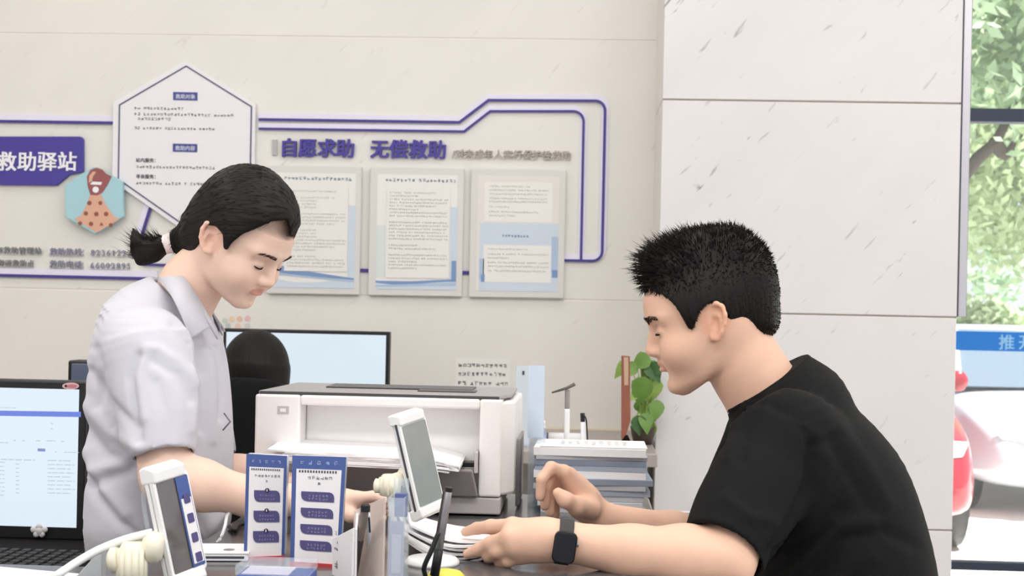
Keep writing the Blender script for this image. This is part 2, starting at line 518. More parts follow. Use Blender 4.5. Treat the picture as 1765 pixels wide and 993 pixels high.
def strands(name, base, dirs, length, width, bend, m, parent):
    """fine tapering hairs, one joined mesh: base points, unit directions, lengths, bend vectors"""
    n = len(base)
    up = np.tile(np.array([0.3, 0.5, 0.8]), (n, 1)); a = np.cross(dirs, up); a /= np.linalg.norm(a, axis=1)[:, None] + 1e-9
    b = np.cross(dirs, a)
    mid = base + dirs * (length * 0.55)[:, None] + bend * (length * 0.18)[:, None]
    tip = base + dirs * length[:, None] + bend * (length * 0.6)[:, None]
    w = np.broadcast_to(width, (n,))[:, None]
    ring0 = [base + w * (a * math.cos(t) + b * math.sin(t)) for t in (0, 2.094, 4.188)]
    ring1 = [mid + 0.75 * w * (a * math.cos(t) + b * math.sin(t)) for t in (0, 2.094, 4.188)]
    V = np.concatenate(ring0 + ring1 + [tip])
    i = np.arange(n)
    F = []
    for k in range(3):
        k2 = (k + 1) % 3
        F.append(np.stack([k * n + i, k2 * n + i, (3 + k2) * n + i], 1)); F.append(np.stack([k * n + i, (3 + k2) * n + i, (3 + k) * n + i], 1))
        F.append(np.stack([(3 + k) * n + i, (3 + k2) * n + i, 6 * n + i], 1))
    me = np_mesh(name, V, np.concatenate(F))
    o = link(name, me, m, parent, True); o['kind'] = 'stuff'
    return o
# ------------------------------------------------------------------ the room
WY, PYL, DZ = 4.8, 4.4, 0.98          # wall, pillar face, counter height
M_wall = marble('marble_wall', (236, 233, 228), (160, 150, 140), 0.28)
M_pil = marble('marble_pillar', (222, 219, 221), (112, 108, 108), 0.75)
M_grout = mat('grout', (176, 166, 156), 0.8, noise=0.05)
M_ceil = mat('ceiling_paint', (244, 243, 240), 0.8, noise=0.02)
M_floor = mat('floor_stone', (196, 190, 182), 0.25, noise=0.06, nscale=3)
M_white = mat('white_plastic', (240, 240, 240), 0.35, noise=0.01)
M_black = mat('black_plastic', (22, 22, 25), 0.42, noise=0.05)
M_grey = mat('grey_metal', (120, 124, 132), 0.35, 0.6, noise=0.04)
M_steel = mat('brushed_steel', (196, 194, 200), 0.35, 0.7, noise=0.05, stretch=(1, 1, 30))
M_glass = mat('clear_glass', (250, 255, 255), 0.02, alpha=0.07, spec=0.6)
M_clear = mat('clear_acrylic', (225, 236, 245), 0.08, alpha=0.24, spec=0.7)

o = MB().box((0.5, 2.6, -0.05), (9, 9.2, 0.1)).build('floor', M_floor); tag(o, 'polished pale stone floor of the service hall', kind='structure')
o = MB().box((0.5, 2.4, CEIL + 0.05), (9, 9.4, 0.1)).build('ceiling', M_ceil); tag(o, 'white ceiling above the service hall', kind='structure')
o = MB().box((-3.55, 2.4, CEIL / 2), (0.1, 9.4, CEIL)).build('wall_left', mat('wall_paint', (236, 232, 226), 0.7, noise=0.02)); tag(o, 'plain pale side wall left of the desks', kind='structure')
for i, (x, y) in enumerate(LAMPS):
    e = thing('ceiling_lamp', 'flat square ceiling light panel above the service hall', 'lamp', (x, y, CEIL), 'ceiling light panels')
    MB().box((x, y, CEIL - 0.015), (1.16, 0.61, 0.03)).build('lamp_frame', M_white, e)
    MB().box((x, y, CEIL - 0.031), (1.08, 0.53, 0.004)).build('diffuser', mat('lamp_diffuser', (255, 250, 242), 0.5, emit=(255, 246, 235), estr=1.5), e)

pxl = PY(1137, 400, PYL).x; pxr = PY(1652, 400, PYL).x
# back wall: core and marble slabs
wall = thing('wall_back', 'pale cream marble wall behind the desks', None, (-0.8, WY, 0), kind='structure')
WX0, WX1 = -3.5, pxl + 0.10
MB().box(((WX0 + WX1) / 2, WY + 0.0622, CEIL / 2), (WX1 - WX0, 0.12, CEIL)).build('wall_core', mat('pale_grout', (240, 236, 228), 0.8, noise=0.03), wall)
zj = [0.0, PY(1080, 980, WY).z, PY(1080, 519, WY).z, PY(600, 64, WY).z, CEIL]
xj = [WX0, -2.75, PY(330, 300, WY).x, PY(860, 300, WY).x - 0.0, WX1]
xj = [WX0, PY(-420, 300, WY).x, PY(318, 300, WY).x, PY(1056, 300, WY).x, WX1]
xj = [WX0, xj[1], WX1]
for a, b in zip(zj[:-1], zj[1:]):
    for c, d in zip(xj[:-1], xj[1:]):
        if b - a < 0.02: continue
        q = MB().box((0, 0, 0), (d - c - 0.004, 0.022, b - a - 0.004)).build('marble_slab', M_wall, bevel=0.0015, seg=1)
        q.location = ((c + d) / 2, WY + 0.011, (a + b) / 2)
        adopt(q, wall)
# pillar
pil = thing('wall_pillar', 'square pillar clad in grey veined white marble slabs', None, ((pxl + pxr) / 2, PYL + 0.36, 0), kind='structure')
PD = WY + 0.02 - PYL
MB().box(((pxl + pxr) / 2, PYL + 0.004 + PD / 2, CEIL / 2), (pxr - pxl - 0.008, PD - 0.004, CEIL)).build('pillar_core', M_grout, pil)
zp = [PY(1400, 908, PYL).z - 0.62, PY(1400, 908, PYL).z, PY(1400, 542, PYL).z, PY(1400, 175, PYL).z, PY(1400, -192, PYL).z, PY(1400, -560, PYL).z]
zp = [0.0] + [z for z in zp if 0.05 < z < CEIL - 0.1] + [CEIL]
for a, b in zip(zp[:-1], zp[1:]):
    q = MB().box((0, 0, 0), (pxr - pxl, 0.022, b - a - 0.005)).build('marble_slab', M_pil, bevel=0.002, seg=1)
    q.location = ((pxl + pxr) / 2, PYL + 0.011, (a + b) / 2); adopt(q, pil)
    for xx in (pxl + 0.011, pxr - 0.011):
        q = MB().box((0, 0, 0), (0.022, PD - 0.024, b - a - 0.005)).build('marble_slab', M_wall if xx < pxl + 0.1 else M_pil, bevel=0.002, seg=1)
        q.location = (xx, PYL + 0.024 + (PD - 0.024) / 2, (a + b) / 2); adopt(q, pil)
zj1 = PY(1650, 546, PYL).z
tr = thing('trim_1', 'narrow steel corner trim on the upper pillar edge', None, (pxr, PYL, zj1), kind='structure')
x0 = pxr + 0.001; x1 = PY(1672, 300, PYL).x
MB().box(((x0 + x1) / 2, PYL + 0.10, (zj1 + CEIL) / 2), (x1 - x0, 0.18, CEIL - zj1)).build('trim_body', M_steel, tr, bevel=0.002)
MB().box((x1 + 0.001, PYL + 0.06, (zj1 + CEIL) / 2), (0.004, 0.08, CEIL - zj1)).build('trim_edge', mat('dark_gasket', (70, 72, 84), 0.5), tr)
MB().box((x0 + 0.004, PYL + 0.008, (zj1 + CEIL) / 2), (0.003, 0.006, CEIL - zj1)).build('trim_groove', mat('dark_gasket', (70, 72, 84), 0.5), tr)
# lobby side wall behind the pillar
o = MB().box((pxr - 0.15, (WY + 6.9) / 2 + 0.05, CEIL / 2), (0.1, 6.9 - WY - 0.1, CEIL)).build('wall_right', MATS['wall_paint']); tag(o, 'short plain wall between marble pillar and glass entrance', kind='structure')

# glass entrance
GY = 6.9
def gz(py): return PY(1720, py, GY).z
door = thing('door_1', 'glazed entrance with dark transom bar and blue push sticker', None, (2.9, GY, 0), kind='structure')
gx0, gx1 = pxr - 0.1, 5.0
gm = mat('door_frame_metal', (66, 72, 88), 0.4, 0.5, noise=0.04)
MB().box(((gx0 + gx1) / 2, GY, (gz(189) + gz(212)) / 2), (gx1 - gx0, 0.09, gz(189) - gz(212))).build('transom_bar', gm, door, bevel=0.004)
MB().box(((gx0 + gx1) / 2, GY, (gz(968) + gz(983)) / 2), (gx1 - gx0, 0.06, gz(968) - gz(983))).build('bottom_rail', gm, door, bevel=0.004)
MB().box(((gx0 + gx1) / 2, GY, CEIL - 0.05), (gx1 - gx0, 0.09, 0.1)).build('head_rail', gm, door)
for x in (gx0 + 0.04, 3.75):
    MB().box((x, GY, CEIL / 2), (0.08, 0.09, CEIL)).build('mullion', gm, door, bevel=0.004)
for (a, b) in ((0.03, gz(212)), (gz(189), CEIL - 0.1)):
    MB().box(((gx0 + 3.75) / 2, GY, (a + b) / 2), (3.75 - gx0 - 0.09, 0.012, b - a)).build('pane', M_glass, door)
    MB().box(((5.0 + 3.75) / 2, GY, (a + b) / 2), (1.15, 0.012, b - a)).build('pane', M_glass, door)
blue = mat('blue_sticker', (38, 128, 222), 0.5, noise=0.02)
b0, b1 = gz(605), gz(572)
MB().box(((gx0 + 3.7) / 2 + 0.04, GY - 0.008, (b0 + b1) / 2), (3.7 - gx0 - 0.12, 0.002, b1 - b0)).build('sticker_band', blue, door)
msw = mat('sticker_white', (150, 205, 250), 0.5)
for (c, px) in (('推', 1720), ('开', 1754)):
    q = PY(px, 600, GY)
    text('sticker_letter', c, 0.078, (q.x, GY - 0.0095, q.z), msw, door, 0.0002, 0.0015)

# ------------------------------------------------------------------ the purple display on the wall
def wp(px, py, dy=0.0): return PY(px, py, WY - dy)
S = WY / FPX           # metres per pixel on the wall
M_pur = mat('purple_acrylic', (74, 62, 156), 0.35, noise=0.02)
M_purd = mat('purple_dark_line', (70, 60, 140), 0.4)
M_lav = mat('lavender_board', (236, 233, 250), 0.45, noise=0.01)
M_panel = mat('white_board', (240, 238, 243), 0.4, noise=0.01)
M_ink = mat('grey_ink', (128, 128, 132), 0.7)
M_inkd = mat('dark_ink', (70, 70, 80), 0.7)
M_inkp = mat('pale_ink', (196, 192, 188), 0.7)
NY = Vector((0, -1, 0))

def arc(cx, cy, r, a0, a1, n=6):
    return [(cx + r * math.cos(math.radians(a0 + (a1 - a0) * i / n)), cy - r * math.sin(math.radians(a0 + (a1 - a0) * i / n))) for i in range(n + 1)]
border = thing('wall_sign_border', 'double purple outline border framing the notice boards on the marble wall', 'sign border', wp(900, 300))
outer = [(446, 206), (792, 211)] + [(842, 173)] + arc(1026, 191, 17, 90, 0) + arc(1021, 433, 17, 0, -90) + [(972, 449)]
inner = [(446, 222), (800, 227), (845, 192)] + arc(988, 210, 18, 90, 0) + [(1001.5, 448)]
def strip(name, pts, w, dy, th, m, parent, sh=(0, 0)):
    return MB().ribbon([wp(x + sh[0], y + sh[1], dy) for x, y in pts], w * S, th, NY).build(name, m, parent)
strip('backing_strip', outer, 13, 0.001, 0.006, M_lav, border, (0, -4))
strip('backing_strip', inner, 12, 0.0005, 0.005, M_lav, border, (0, -4))
strip('purple_line', outer, 4.6, 0.0075, 0.004, M_purd, border)
strip('purple_line', inner, 4.2, 0.006, 0.004, M_purd, border)
strip('purple_line', [(620, 466), (638, 466.5)], 6, 0.001, 0.006, M_purd, border)
strip('purple_line', [(794, 470), (812, 470.5)], 6, 0.001, 0.006, M_purd, border)
b2 = thing('wall_sign_border', 'purple outline strips around the phone number lines, left of hexagon board', 'sign border', wp(100, 478))
strip('backing_strip', [(-120, 202), (197, 206)], 13, 0.001, 0.006, M_lav, b2)
strip('purple_line', [(-120, 207.5), (196, 212)], 5, 0.0075, 0.003, M_purd, b2)
strip('backing_strip', [(-120, 466), (272, 474)], 13, 0.001, 0.006, M_lav, b2)
strip('purple_line', [(-120, 472), (273, 481)], 5.5, 0.0075, 0.003, M_purd, b2)
strip('purple_line', [(262, 350), (243, 412)] , 5.5, 0.0075, 0.003, M_purd, b2)
strip('purple_line', [(243, 412), (238, 440), (247, 456), (300, 458)], 5, 0.0075, 0.003, M_purd, b2)
strip('backing_strip', [(255, 350), (236, 412)], 9, 0.001, 0.006, M_lav, b2)
# purple name plate
pl = thing('name_plate', 'purple rounded plate with large white characters at the left edge', 'sign', wp(60, 320))
plate = [(-130, 236), (-130, 318)] + [(100, 320.5), (122, 302), (146, 297)] + arc(139, 243, 7, 0, 90)
MB().prism([wp(x, y, 0.001) for x, y in plate], NY * 0.014).build('plate', M_pur, pl, bevel=0.002)
mw = mat('white_letter', (246, 246, 252), 0.5)
for c, px in zip('救助驿站', (-5.5, 29.5, 64, 98.5)):
    q = wp(px, 291, 0.0165)
    text('letter', c, 0.0705, q, mw, pl, 0.0012, 0.0016)
# hexagon board
hx = thing('hexagon_board', 'white elongated hexagon board with thin dark outline and small print', 'sign', wp(320, 400))
HEX = [(321, 114), (433.5, 184), (431, 317), (317, 388), (204, 309), (206, 181)]
cxh, cyh = 319, 250
big = [(cxh + (x - cxh) * 1.075, cyh + (y - cyh) * 1.065) for x, y in HEX]
MB().prism([wp(x, y, 0.002) for x, y in big], NY * 0.016).build('board', M_panel, hx, bevel=0.002)
MB().ribbon([wp(x, y, 0.0185) for x, y in HEX + HEX[:2]][:7], 2.4 * S, 0.001, NY).build('outline', mat('slate_line', (92, 90, 122), 0.5), hx)
M_badge = mat('badge_blue', (72, 82, 150), 0.5)
for (s_, x, y) in (('救助对象', 319.5, 166), ('救助内容', 319, 255)):
    q = MB().prism([wp(x + a, y + b + a * .02, 0.0185) for a, b in ((-21, -7), (21, -7), (21, 7), (-21, 7))], NY * 0.001).build('badge', M_badge, hx)
    text('badge_text', s_, 8.8 * S, wp(x, y + 3.6, 0.0200), mat('badge_white', (214, 216, 236), 0.5), q, 0.0002, 0.0003, align='CENTER')
def tiny_lines(name, parent, rows, dy, m, seed=1, glyph_px=None):
    """rows: (x0, y, x1, height px): runs of unreadable small print"""
    r = random.Random(seed); mb = MB()
    for (x0, y, x1, h) in rows:
        x = x0; slope = 0.018
        while x < x1:
            o_ = wp(x, y + (x - x0) * slope, dy)
            glyph(mb, o_, Vector((1, 0, 0)), Vector((0, 0, 1)), h * S, NY * 0.0002, r, 0.13)
            x += h * 1.06
            if r.random() < 0.06: x += h * 0.8
    o_ = mb.build(name, m, parent); o_['kind'] = 'stuff'; return o_
tiny_lines('printed_text', hx, [(231, 189, 312, 5.5), (231, 199, 405, 5.5), (237, 207.5, 290, 5.5), (231, 223, 365, 5.2)], 0.0186, M_ink, 3)
tiny_lines('printed_text', hx, [(234, 290, 366, 5.4), (234, 318, 360, 5.4)], 0.0186, M_ink, 5)
for (s_, x, y) in (('站内服务：', 234, 276), ('寻亲服务：', 234, 304)):
    text('heading_text', s_, 8.0 * S, wp(x, y + 3, 0.0186), M_inkd, hx, 0.0002, 0.0004)
# hexagon picture plaque
pq = thing('picture_plaque', 'pale blue hexagon plaque with a peach robe-shaped print and small round icons', 'plaque', wp(166, 404))
PQ = [(165, 288), (214, 313), (216, 374), (167, 404), (116, 375), (115, 320), (146, 299)]
MB().prism([wp(x, y, 0.02) for x, y in PQ], NY * 0.02).build('board', mat('plaque_blue', (172, 214, 224), 0.4, noise=0.04), pq, bevel=0.003)
MB().prism([wp(x, y, 0.0402) for x, y in [(156, 334), (174, 335), (182, 352), (196, 372), (206, 378), (167, 401), (128, 378), (140, 371), (150, 352)]], NY * 0.001).build('peach_print', mat('plaque_peach', (226, 176, 152), 0.5, noise=0.06), pq)
MB().prism([wp(x, y, 0.0402) for x, y in [(151, 320), (150, 304), (156, 293), (166, 289), (176, 292), (184, 300), (193, 304), (186, 318), (177, 332), (168, 337), (156, 336)]], NY * 0.0012).build('brown_print', mat('plaque_brown', (156, 92, 92), 0.5, noise=0.08), pq)
MB().prism([wp(x, y, 0.0416) for x, y in [(153, 314), (154, 303), (160, 296), (166, 296), (160, 305), (158, 316)]], NY * 0.0008).build('peach_print', MATS['plaque_peach'], pq)
MB().prism([wp(x, y, 0.0416) for x, y in [(156, 313), (176, 314), (174, 319), (156, 318)]], NY * 0.0008).build('white_print', mw, pq)
MB().prism([wp(x, y, 0.0416) for x, y in arc(165, 327, 5.5, 0, 330, 11)], NY * 0.0008).build('white_print', mw, pq)
mi_ = mat('plaque_icon', (150, 92, 76), 0.5)
for (x, y, n) in ((154, 350, 8), (173, 350, 5), (148, 368, 7), (166, 369, 10), (183, 369, 10), (157, 386, 8), (175, 387, 3), (191, 388, 5), (138, 385, 5)):
    MB().prism([wp(px, py, 0.0414) for px, py in arc(x, y, 4.0, 90, 450 - 360 / n, n - 1)], NY * 0.0006).build('icon', mi_, pq)
# raised characters
le = thing('wall_lettering', 'raised purple characters in a row above the notice boards', 'lettering', wp(620, 272))
MB().prism([wp(x, y, 0.001) for x, y in ((470, 241), (478, 241), (478, 268), (470, 268))], NY * 0.006).build('grey_bar', mat('bar_grey', (186, 184, 184), 0.5), le)
for c, px in zip('自愿求助无偿救助', (482, 514, 547, 579, 638, 671, 704, 737)):
    text('letter', c, 0.0675, wp(px, 267 + (px - 482) * 0.014, 0.008), M_pur, le, 0.005, 0.0022, sx=0.98)
def relief_line(label, items, size, cat='lettering', m=None):
    e = thing('wall_lettering', label, cat, wp(items[0][1], items[0][2]))
    for (s_, px, py, sp) in items:
        n = len(s_)
        text('letter_backing', s_, size * S, wp(px - 0.6, py + 0.6, 0.001), mat('letter_backing', (247, 246, 244), 0.5), e, 0.005, 0.0020, spacing=sp)
        text('letter', s_, size * S, wp(px, py, 0.0115), m or M_ink, e, 0.0010, 0.0003, spacing=sp)
    return e
relief_line('small grey raised characters right of the purple characters', [('/对未成年人实行保护性救助', 779, 271, 1.0)], 16.8, m=mat('taupe_letter', (176, 164, 156), .6))
M_num = mat('slate_letter', (134, 134, 160), 0.6)
relief_line('upper raised line with phone number 82361223 at the lower left', [('救助热线', 85, 439, 1.0), ('：82361223', 140, 440, 1.28)], 14.5, m=M_num)
relief_line('lower raised line with phone number 66002895 at the lower left', [('救助电话', 85, 460.5, 1.0), ('：66002895', 139, 462, 1.28)], 14.5, m=M_num)
relief_line('upper grey raised words left of the phone numbers', [('市救助管理站', -8, 436, 1.05)], 13.5)
relief_line('lower grey raised words left of the phone numbers', [('街道救助点', -5, 458, 1.05)], 13.0)
# three framed notices
M_frame = mat('pearl_frame', (222, 220, 218), 0.35, noise=0.015)
M_paper = mat('poster_paper', (238, 237, 234), 0.6, noise=0.01)
M_sky1 = mat('poster_blue_pale', (208, 220, 234), 0.6, noise=0.03)
M_sky2 = mat('poster_blue', (128, 156, 200), 0.6, noise=0.06)
M_sky3 = mat('poster_blue_mid', (178, 198, 224), 0.6, noise=0.05)
M_green = mat('poster_mint', (220, 229, 226), 0.6, noise=0.03)
def quad(pts, dy, th, name, m, parent):
    return MB().prism([wp(x, y, dy) for x, y in pts], NY * th).build(name, m, parent)
def wave(x0, x1, f0, f1, n=14):
    t = [x0 + (x1 - x0) * i / n for i in range(n + 1)]
    return [(x, f0((x - x0) / (x1 - x0))) for x in t] + [(x, f1((x - x0) / (x1 - x0))) for x in reversed(t)]
def notice(label, x0, y0, x1, y1, style, seed):
    e = thing('framed_notice', label, 'notice', wp((x0 + x1) / 2, y1), 'framed notices in a row on the marble wall')
    sl = 0.016 * (x1 - x0); ll = -0.02 * (y1 - y0)
    R4 = [(x0, y0), (x1, y0 + sl), (x1 + ll, y1 + sl), (x0 + ll, y1)]
    def lerp(u, v):
        return (x0 + u * (x1 - x0) + v * ll, y0 + v * (y1 - y0) + u * sl)
    MB().prism([wp(x, y, 0.001) for x, y in R4], NY * 0.02).build('frame', M_frame, e, bevel=0.003)
    Q = lambda u0, v0, u1, v1: [lerp(u0, v0), lerp(u1, v0), lerp(u1, v1), lerp(u0, v1)]
    quad(Q(.07, .05, .93, .95), 0.0212, 0.0006, 'sheet', MATS['poster_paper'] if style < 2 else mat('poster_beige', (232, 228, 224), 0.6, noise=0.01), e)
    dy = 0.0219
    if style < 2:
        quad(Q(.07, .45, .16, .86), dy, 0.0003, 'tint_strip', M_green, e); quad(Q(.86, .30, .93, .86), dy, 0.0003, 'tint_strip', M_sky1, e)
        W = lambda f0, f1, m, k: quad([lerp(.07 + .86 * a, b) for a, b in [(p[0], p[1]) for p in wave(0, 1, f0, f1)]], dy + 0.0003 * k, 0.0003, 'blue_wave', m, e)
        W(lambda t: .86 + .05 * math.sin(3 * t + .4), lambda t: .95, M_sky1, 1)
        if style == 0:
            W(lambda t: .76 + .11 * t ** .7, lambda t: .83 + .055 * t ** .8, M_sky2, 2)
            W(lambda t: .835 + .055 * t, lambda t: .85 + .052 * t, M_sky3, 3)
        else:
            W(lambda t: .885 - .04 * max(0, t - .45), lambda t: .90 + .015 * math.sin(5 * t), M_sky2, 2)
            W(lambda t: .92 - .03 * t, lambda t: .93 - .015 * t, M_sky3, 3)
            quad(Q(.88, .72, .93, .87), dy + .0012, 0.0003, 'blue_corner', M_sky2, e)
        quad(Q(.17, .14, .85, .82 if style == 0 else .86), dy + 0.002, 0.0003, 'text_sheet', M_paper, e)
        a = lerp(.15, .085); b = lerp(.88, .085)
        tiny_lines('title_print', e, [(a[0], a[1] + 5, b[0], 6.2)], dy + .0004, mat('title_ink', (132, 150, 180), 0.6), seed)
        rr = random.Random(seed); rows = []; v = .20
        while v < .80:
            u1 = rr.choice((.82, .82, .80, .7, .5))
            p0 = lerp(.20, v); p1 = lerp(u1, v); rows.append((p0[0], p0[1], p1[0], 3.4)); v += .026 if rr.random() < .75 else .05
        tiny_lines('printed_text', e, rows, dy + .0024, M_inkp, seed + 9)
    else:
        quad(Q(.10, .42, .93, .95), dy, 0.0003, 'blue_sheet', M_sky1, e)
        quad(Q(.10, .70, .15, .86), dy + .0004, 0.0003, 'blue_corner', M_sky3, e); quad(Q(.86, .52, .93, .80), dy + .0004, 0.0003, 'blue_corner', M_sky3, e)
        quad(Q(.12, .82, .16, .88), dy + .0008, 0.0003, 'blue_corner', M_sky2, e); quad(Q(.87, .78, .93, .84), dy + .0008, 0.0003, 'blue_corner', M_sky2, e)
        quad(Q(.14, .10, .86, .41), dy + .0004, 0.0003, 'text_sheet', M_paper, e); quad(Q(.14, .59, .86, .88), dy + .0004, 0.0003, 'text_sheet', M_paper, e)
        a = lerp(.33, .53); b = lerp(.63, .53)
        tiny_lines('title_print', e, [(a[0], a[1], b[0], 5.0)], dy + .0006, mat('title_ink2', (120, 140, 172), 0.6), seed)
        rows = []
        for v, u1 in ((.14, .6), (.17, .82), (.20, .8), (.235, .82), (.26, .82), (.30, .4), (.34, .7), (.37, .45), (.63, .6), (.67, .82), (.70, .4), (.735, .82), (.765, .82), (.80, .8)):
            p0 = lerp(.19, v); p1 = lerp(u1, v); rows.append((p0[0], p0[1], p1[0], 3.4))
        tiny_lines('printed_text', e, rows, dy + .0008, M_inkp, seed + 9)
notice('framed notice beside the woman\'s head, with a broad blue wave at its foot', 466, 286, 625, 506, 0, 11)
notice('middle framed notice, one tall text sheet with thin blue waves below', 640, 289, 801, 509, 1, 12)
notice('rightmost framed notice, two text sheets with a pale blue lower half', 813, 291, 976, 512, 2, 13)
# paper sheet taped to the wall behind the printer
e = thing('wall_note', 'white paper sheet with three lines of bold print taped behind the printer', 'note', wp(830, 720))
MB().prism([wp(x, y, 0.001) for x, y in ((785, 617), (879, 619), (878, 722), (784, 720))], NY * 0.0012).build('sheet', M_paper, e)
tiny_lines('printed_text', e, [(790, 633, 872, 7.2), (789, 648, 871, 7.2), (789, 664, 871, 7.2), (840, 674, 872, 5)], 0.0024, M_inkd, 77)
# little coloured stickers above the far monitor
for i, (x, y, c) in enumerate(((388, 553, (206, 214, 206)), (400, 550, (240, 214, 178)), (413, 550, (238, 196, 170)), (427, 549, (236, 196, 196)), (393, 562, (196, 206, 200)), (410, 562, (240, 206, 190)), (427, 562, (214, 210, 208)))):
    q = MB().prism([wp(px, py, 0.0005) for px, py in arc(x, y, 5, 0, 330, 11)], NY * 0.001).build('wall_sticker', mat('sticker%d' % i, c, 0.6))
    tag(center_origin(q), ('pale green sticker, leftmost of the upper row', 'pale yellow sticker in the upper row', 'apricot sticker in the upper row', 'pink sticker, rightmost of the upper row', 'grey green sticker, leftmost of the lower row', 'peach sticker in the middle of the lower row', 'grey sticker, rightmost of the lower row')[i] + ' above the far monitor', 'sticker', 'pastel stickers above the far monitor')
o = MB().box(((WX0 + WX1) / 2, WY - 0.012, (wp(1000, 738).z + 0.86) / 2), (WX1 - WX0, 0.022, wp(1000, 738).z - 0.86)).build('baseboard_back', mat('cream_upstand', (222, 210, 190), 0.5, noise=0.02), bevel=0.003)
tag(o, 'cream upstand board along the foot of the marble wall', kind='structure')
# ------------------------------------------------------------------ desks
M_top = mat('counter_top', (92, 90, 92), 0.16, noise=0.10, nscale=8, spec=0.6)
M_desk = mat('desk_laminate', (206, 198, 188), 0.4, noise=0.04)
M_deskd = mat('dark_desk', (24, 21, 21), 0.8, noise=0.08, spec=0.1)
M_pap = mat('paper_white', (244, 244, 246), 0.6, noise=0.01)
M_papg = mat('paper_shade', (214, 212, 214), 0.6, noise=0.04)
CX0 = P(404, 940, 2.3).x                   # left end of the deep part of the counter
CFAR = 2.68
CXF = P(205, 960, 2.0).x
CXE = P(1268, 990, 2.0).x
CXR = P(1127, 880, 2.5).x
c = thing('service_counter', 'dark grey polished service counter between the woman and the man', 'counter', (0.2, 1.9, 0))
MB().prism([(-1.15, 1.25, DZ), (CXE, 1.25, DZ), (CXE, 2.5, DZ), (CXR, 2.5, DZ), (CXR, CFAR, DZ), (CX0, CFAR, DZ), (CX0, 2.09, DZ), (CXF, 2.09, DZ), (CXF, 1.855, DZ), (-1.15, 1.855, DZ)], (0, 0, -0.035)).build('counter_top', M_top, c, bevel=0.004)
MB().box(((CX0 + CXE) / 2, 2.0, 0.47), (CXE - CX0 - 0.04, 0.06, 0.94)).build('counter_front', M_desk, c)
MB().box((CX0 + 0.06, 2.36, 0.47), (0.04, 0.6, 0.94)).build('side_panel', M_desk, c)
MB().box((CXE - 0.12, 2.26, 0.47), (0.04, 0.44, 0.94)).build('side_panel', M_desk, c)
MB().box((-1.1, 1.7, 0.47), (0.04, 0.7, 0.94)).build('side_panel', M_desk, c)
MB().box(((CX0 - 1.1) / 2, 1.66, 0.47), (-1.1 - CX0 + 1.05 if False else abs(-1.1 - CX0), 0.04, 0.94)).build('counter_front', M_desk, c)
MB().box(((CXR + CXE) / 2 + 0.002, 2.512, DZ - 0.0175), (CXE - CXR - 0.004, 0.022, 0.034)).build('rear_edge', mat('edge_white', (236, 228, 224), 0.4), c, bevel=0.003)
# lower desk with the clerk's monitor
LZ = 0.865
LX1 = P(131, 940, 2.32).x
c = thing('clerk_desk', 'dark low desk under the bright monitor at the left edge', 'desk', (LX1 - 0.5, 2.55, 0))
MB().box((LX1 - 0.55, 2.55, LZ - 0.02), (1.1, 0.86, 0.04)).build('desk_top', M_deskd, c, bevel=0.004)
for (x, y) in ((-0.05, 2.18), (-1.05, 2.18), (-0.05, 2.92), (-1.05, 2.92)):
    MB().box((LX1 + x, y, (LZ - 0.04) / 2), (0.06, 0.06, LZ - 0.04)).build('leg', M_deskd, c)
MB().box((LX1 - 0.55, 2.93, 0.55), (1.0, 0.02, 0.6)).build('modesty_panel', M_deskd, c)
# back desk along the wall
BZ = PY(1020, 772, 4.2).z
c = thing('back_desk', 'long grey desk standing along the marble wall', 'desk', (-0.2, 4.4, 0))
MB().box(((pxl - 0.01 - 1.65) / 2, 4.425, BZ - 0.02), (pxl - 0.01 + 1.65, 0.70, 0.04)).build('desk_top', mat('grey_laminate', (168, 160, 156), 0.35, noise=0.04), c, bevel=0.004)
for x in (-1.6, -0.9, pxl - 0.06):
    MB().box((x, 4.40, (BZ - 0.04) / 2), (0.04, 0.62, BZ - 0.04)).build('side_panel', M_desk, c)

# ------------------------------------------------------------------ monitors
def screen_mat(name, rgb, s):
    return mat(name, (10, 12, 15), 0.15, emit=rgb, estr=s)
def monitor(label, corners, Y, kind, base_z):
    """corners: px left, top, right, bottom of the case on plane Y"""
    x0, y0, x1, y1 = corners
    A = PY((x0 + x1) / 2, y0, Y); B = PY((x0 + x1) / 2, y1, Y)
    xl = PY(x0, (y0 + y1) / 2, Y).x; xr = PY(x1, (y0 + y1) / 2, Y).x
    w = xr - xl; h = A.z - B.z; cx = (xl + xr) / 2; cz = (A.z + B.z) / 2
    e = thing('monitor', label, 'monitor', (cx, Y + 0.05, base_z))
    bz = 0.016 if kind == 'clerk' else 0.011
    bot = 0.026 if kind == 'clerk' else 0.02
    MB().box((cx, Y + 0.02, cz), (w, 0.04, h)).build('housing', M_black, e, bevel=0.004)
    sw, sh = w - 2 * bz, h - bz - bot; scz = cz + (bot - bz) / 2
    sc = MB().box((cx, Y - 0.0008, scz), (sw, 0.002, sh)).build('screen', screen_mat('screen_glow_' + kind, (226, 240, 252) if kind == 'clerk' else (222, 236, 246), 0.92), e)
    MB().box((cx, Y + 0.07, base_z + (cz - base_z) / 2), (0.06, 0.03, cz - base_z)).build('stand_neck', M_black, e, bevel=0.004)
    MB().lathe((cx, Y + 0.06, base_z), [(0.11, 0), (0.11, 0.008), (0.04, 0.016)]).build('stand_foot', M_black, e)
    return e, sc, cx, cz, w, h, Y - 0.002
e, sc, mcx, mcz, mw_, mh_, my = monitor('wide black monitor with a table of records on screen at the left edge', (-330, 652, 148, 926), 2.68, 'clerk', LZ)
M_ui = screen_mat('screen_bar', (112, 134, 226), 0.9); M_ui2 = screen_mat('screen_text', (190, 204, 222), 0.9); M_ui3 = screen_mat('screen_button', (128, 148, 205), 0.9)
def sp(px, py, dy=0.0): return PY(px, py, my - dy)
MB().prism([sp(x, y, 0.0002) for x, y in ((-318, 703), (139.5, 710), (139.5, 719), (-318, 712))], NY * 0.0004).build('title_bar', M_ui, sc)
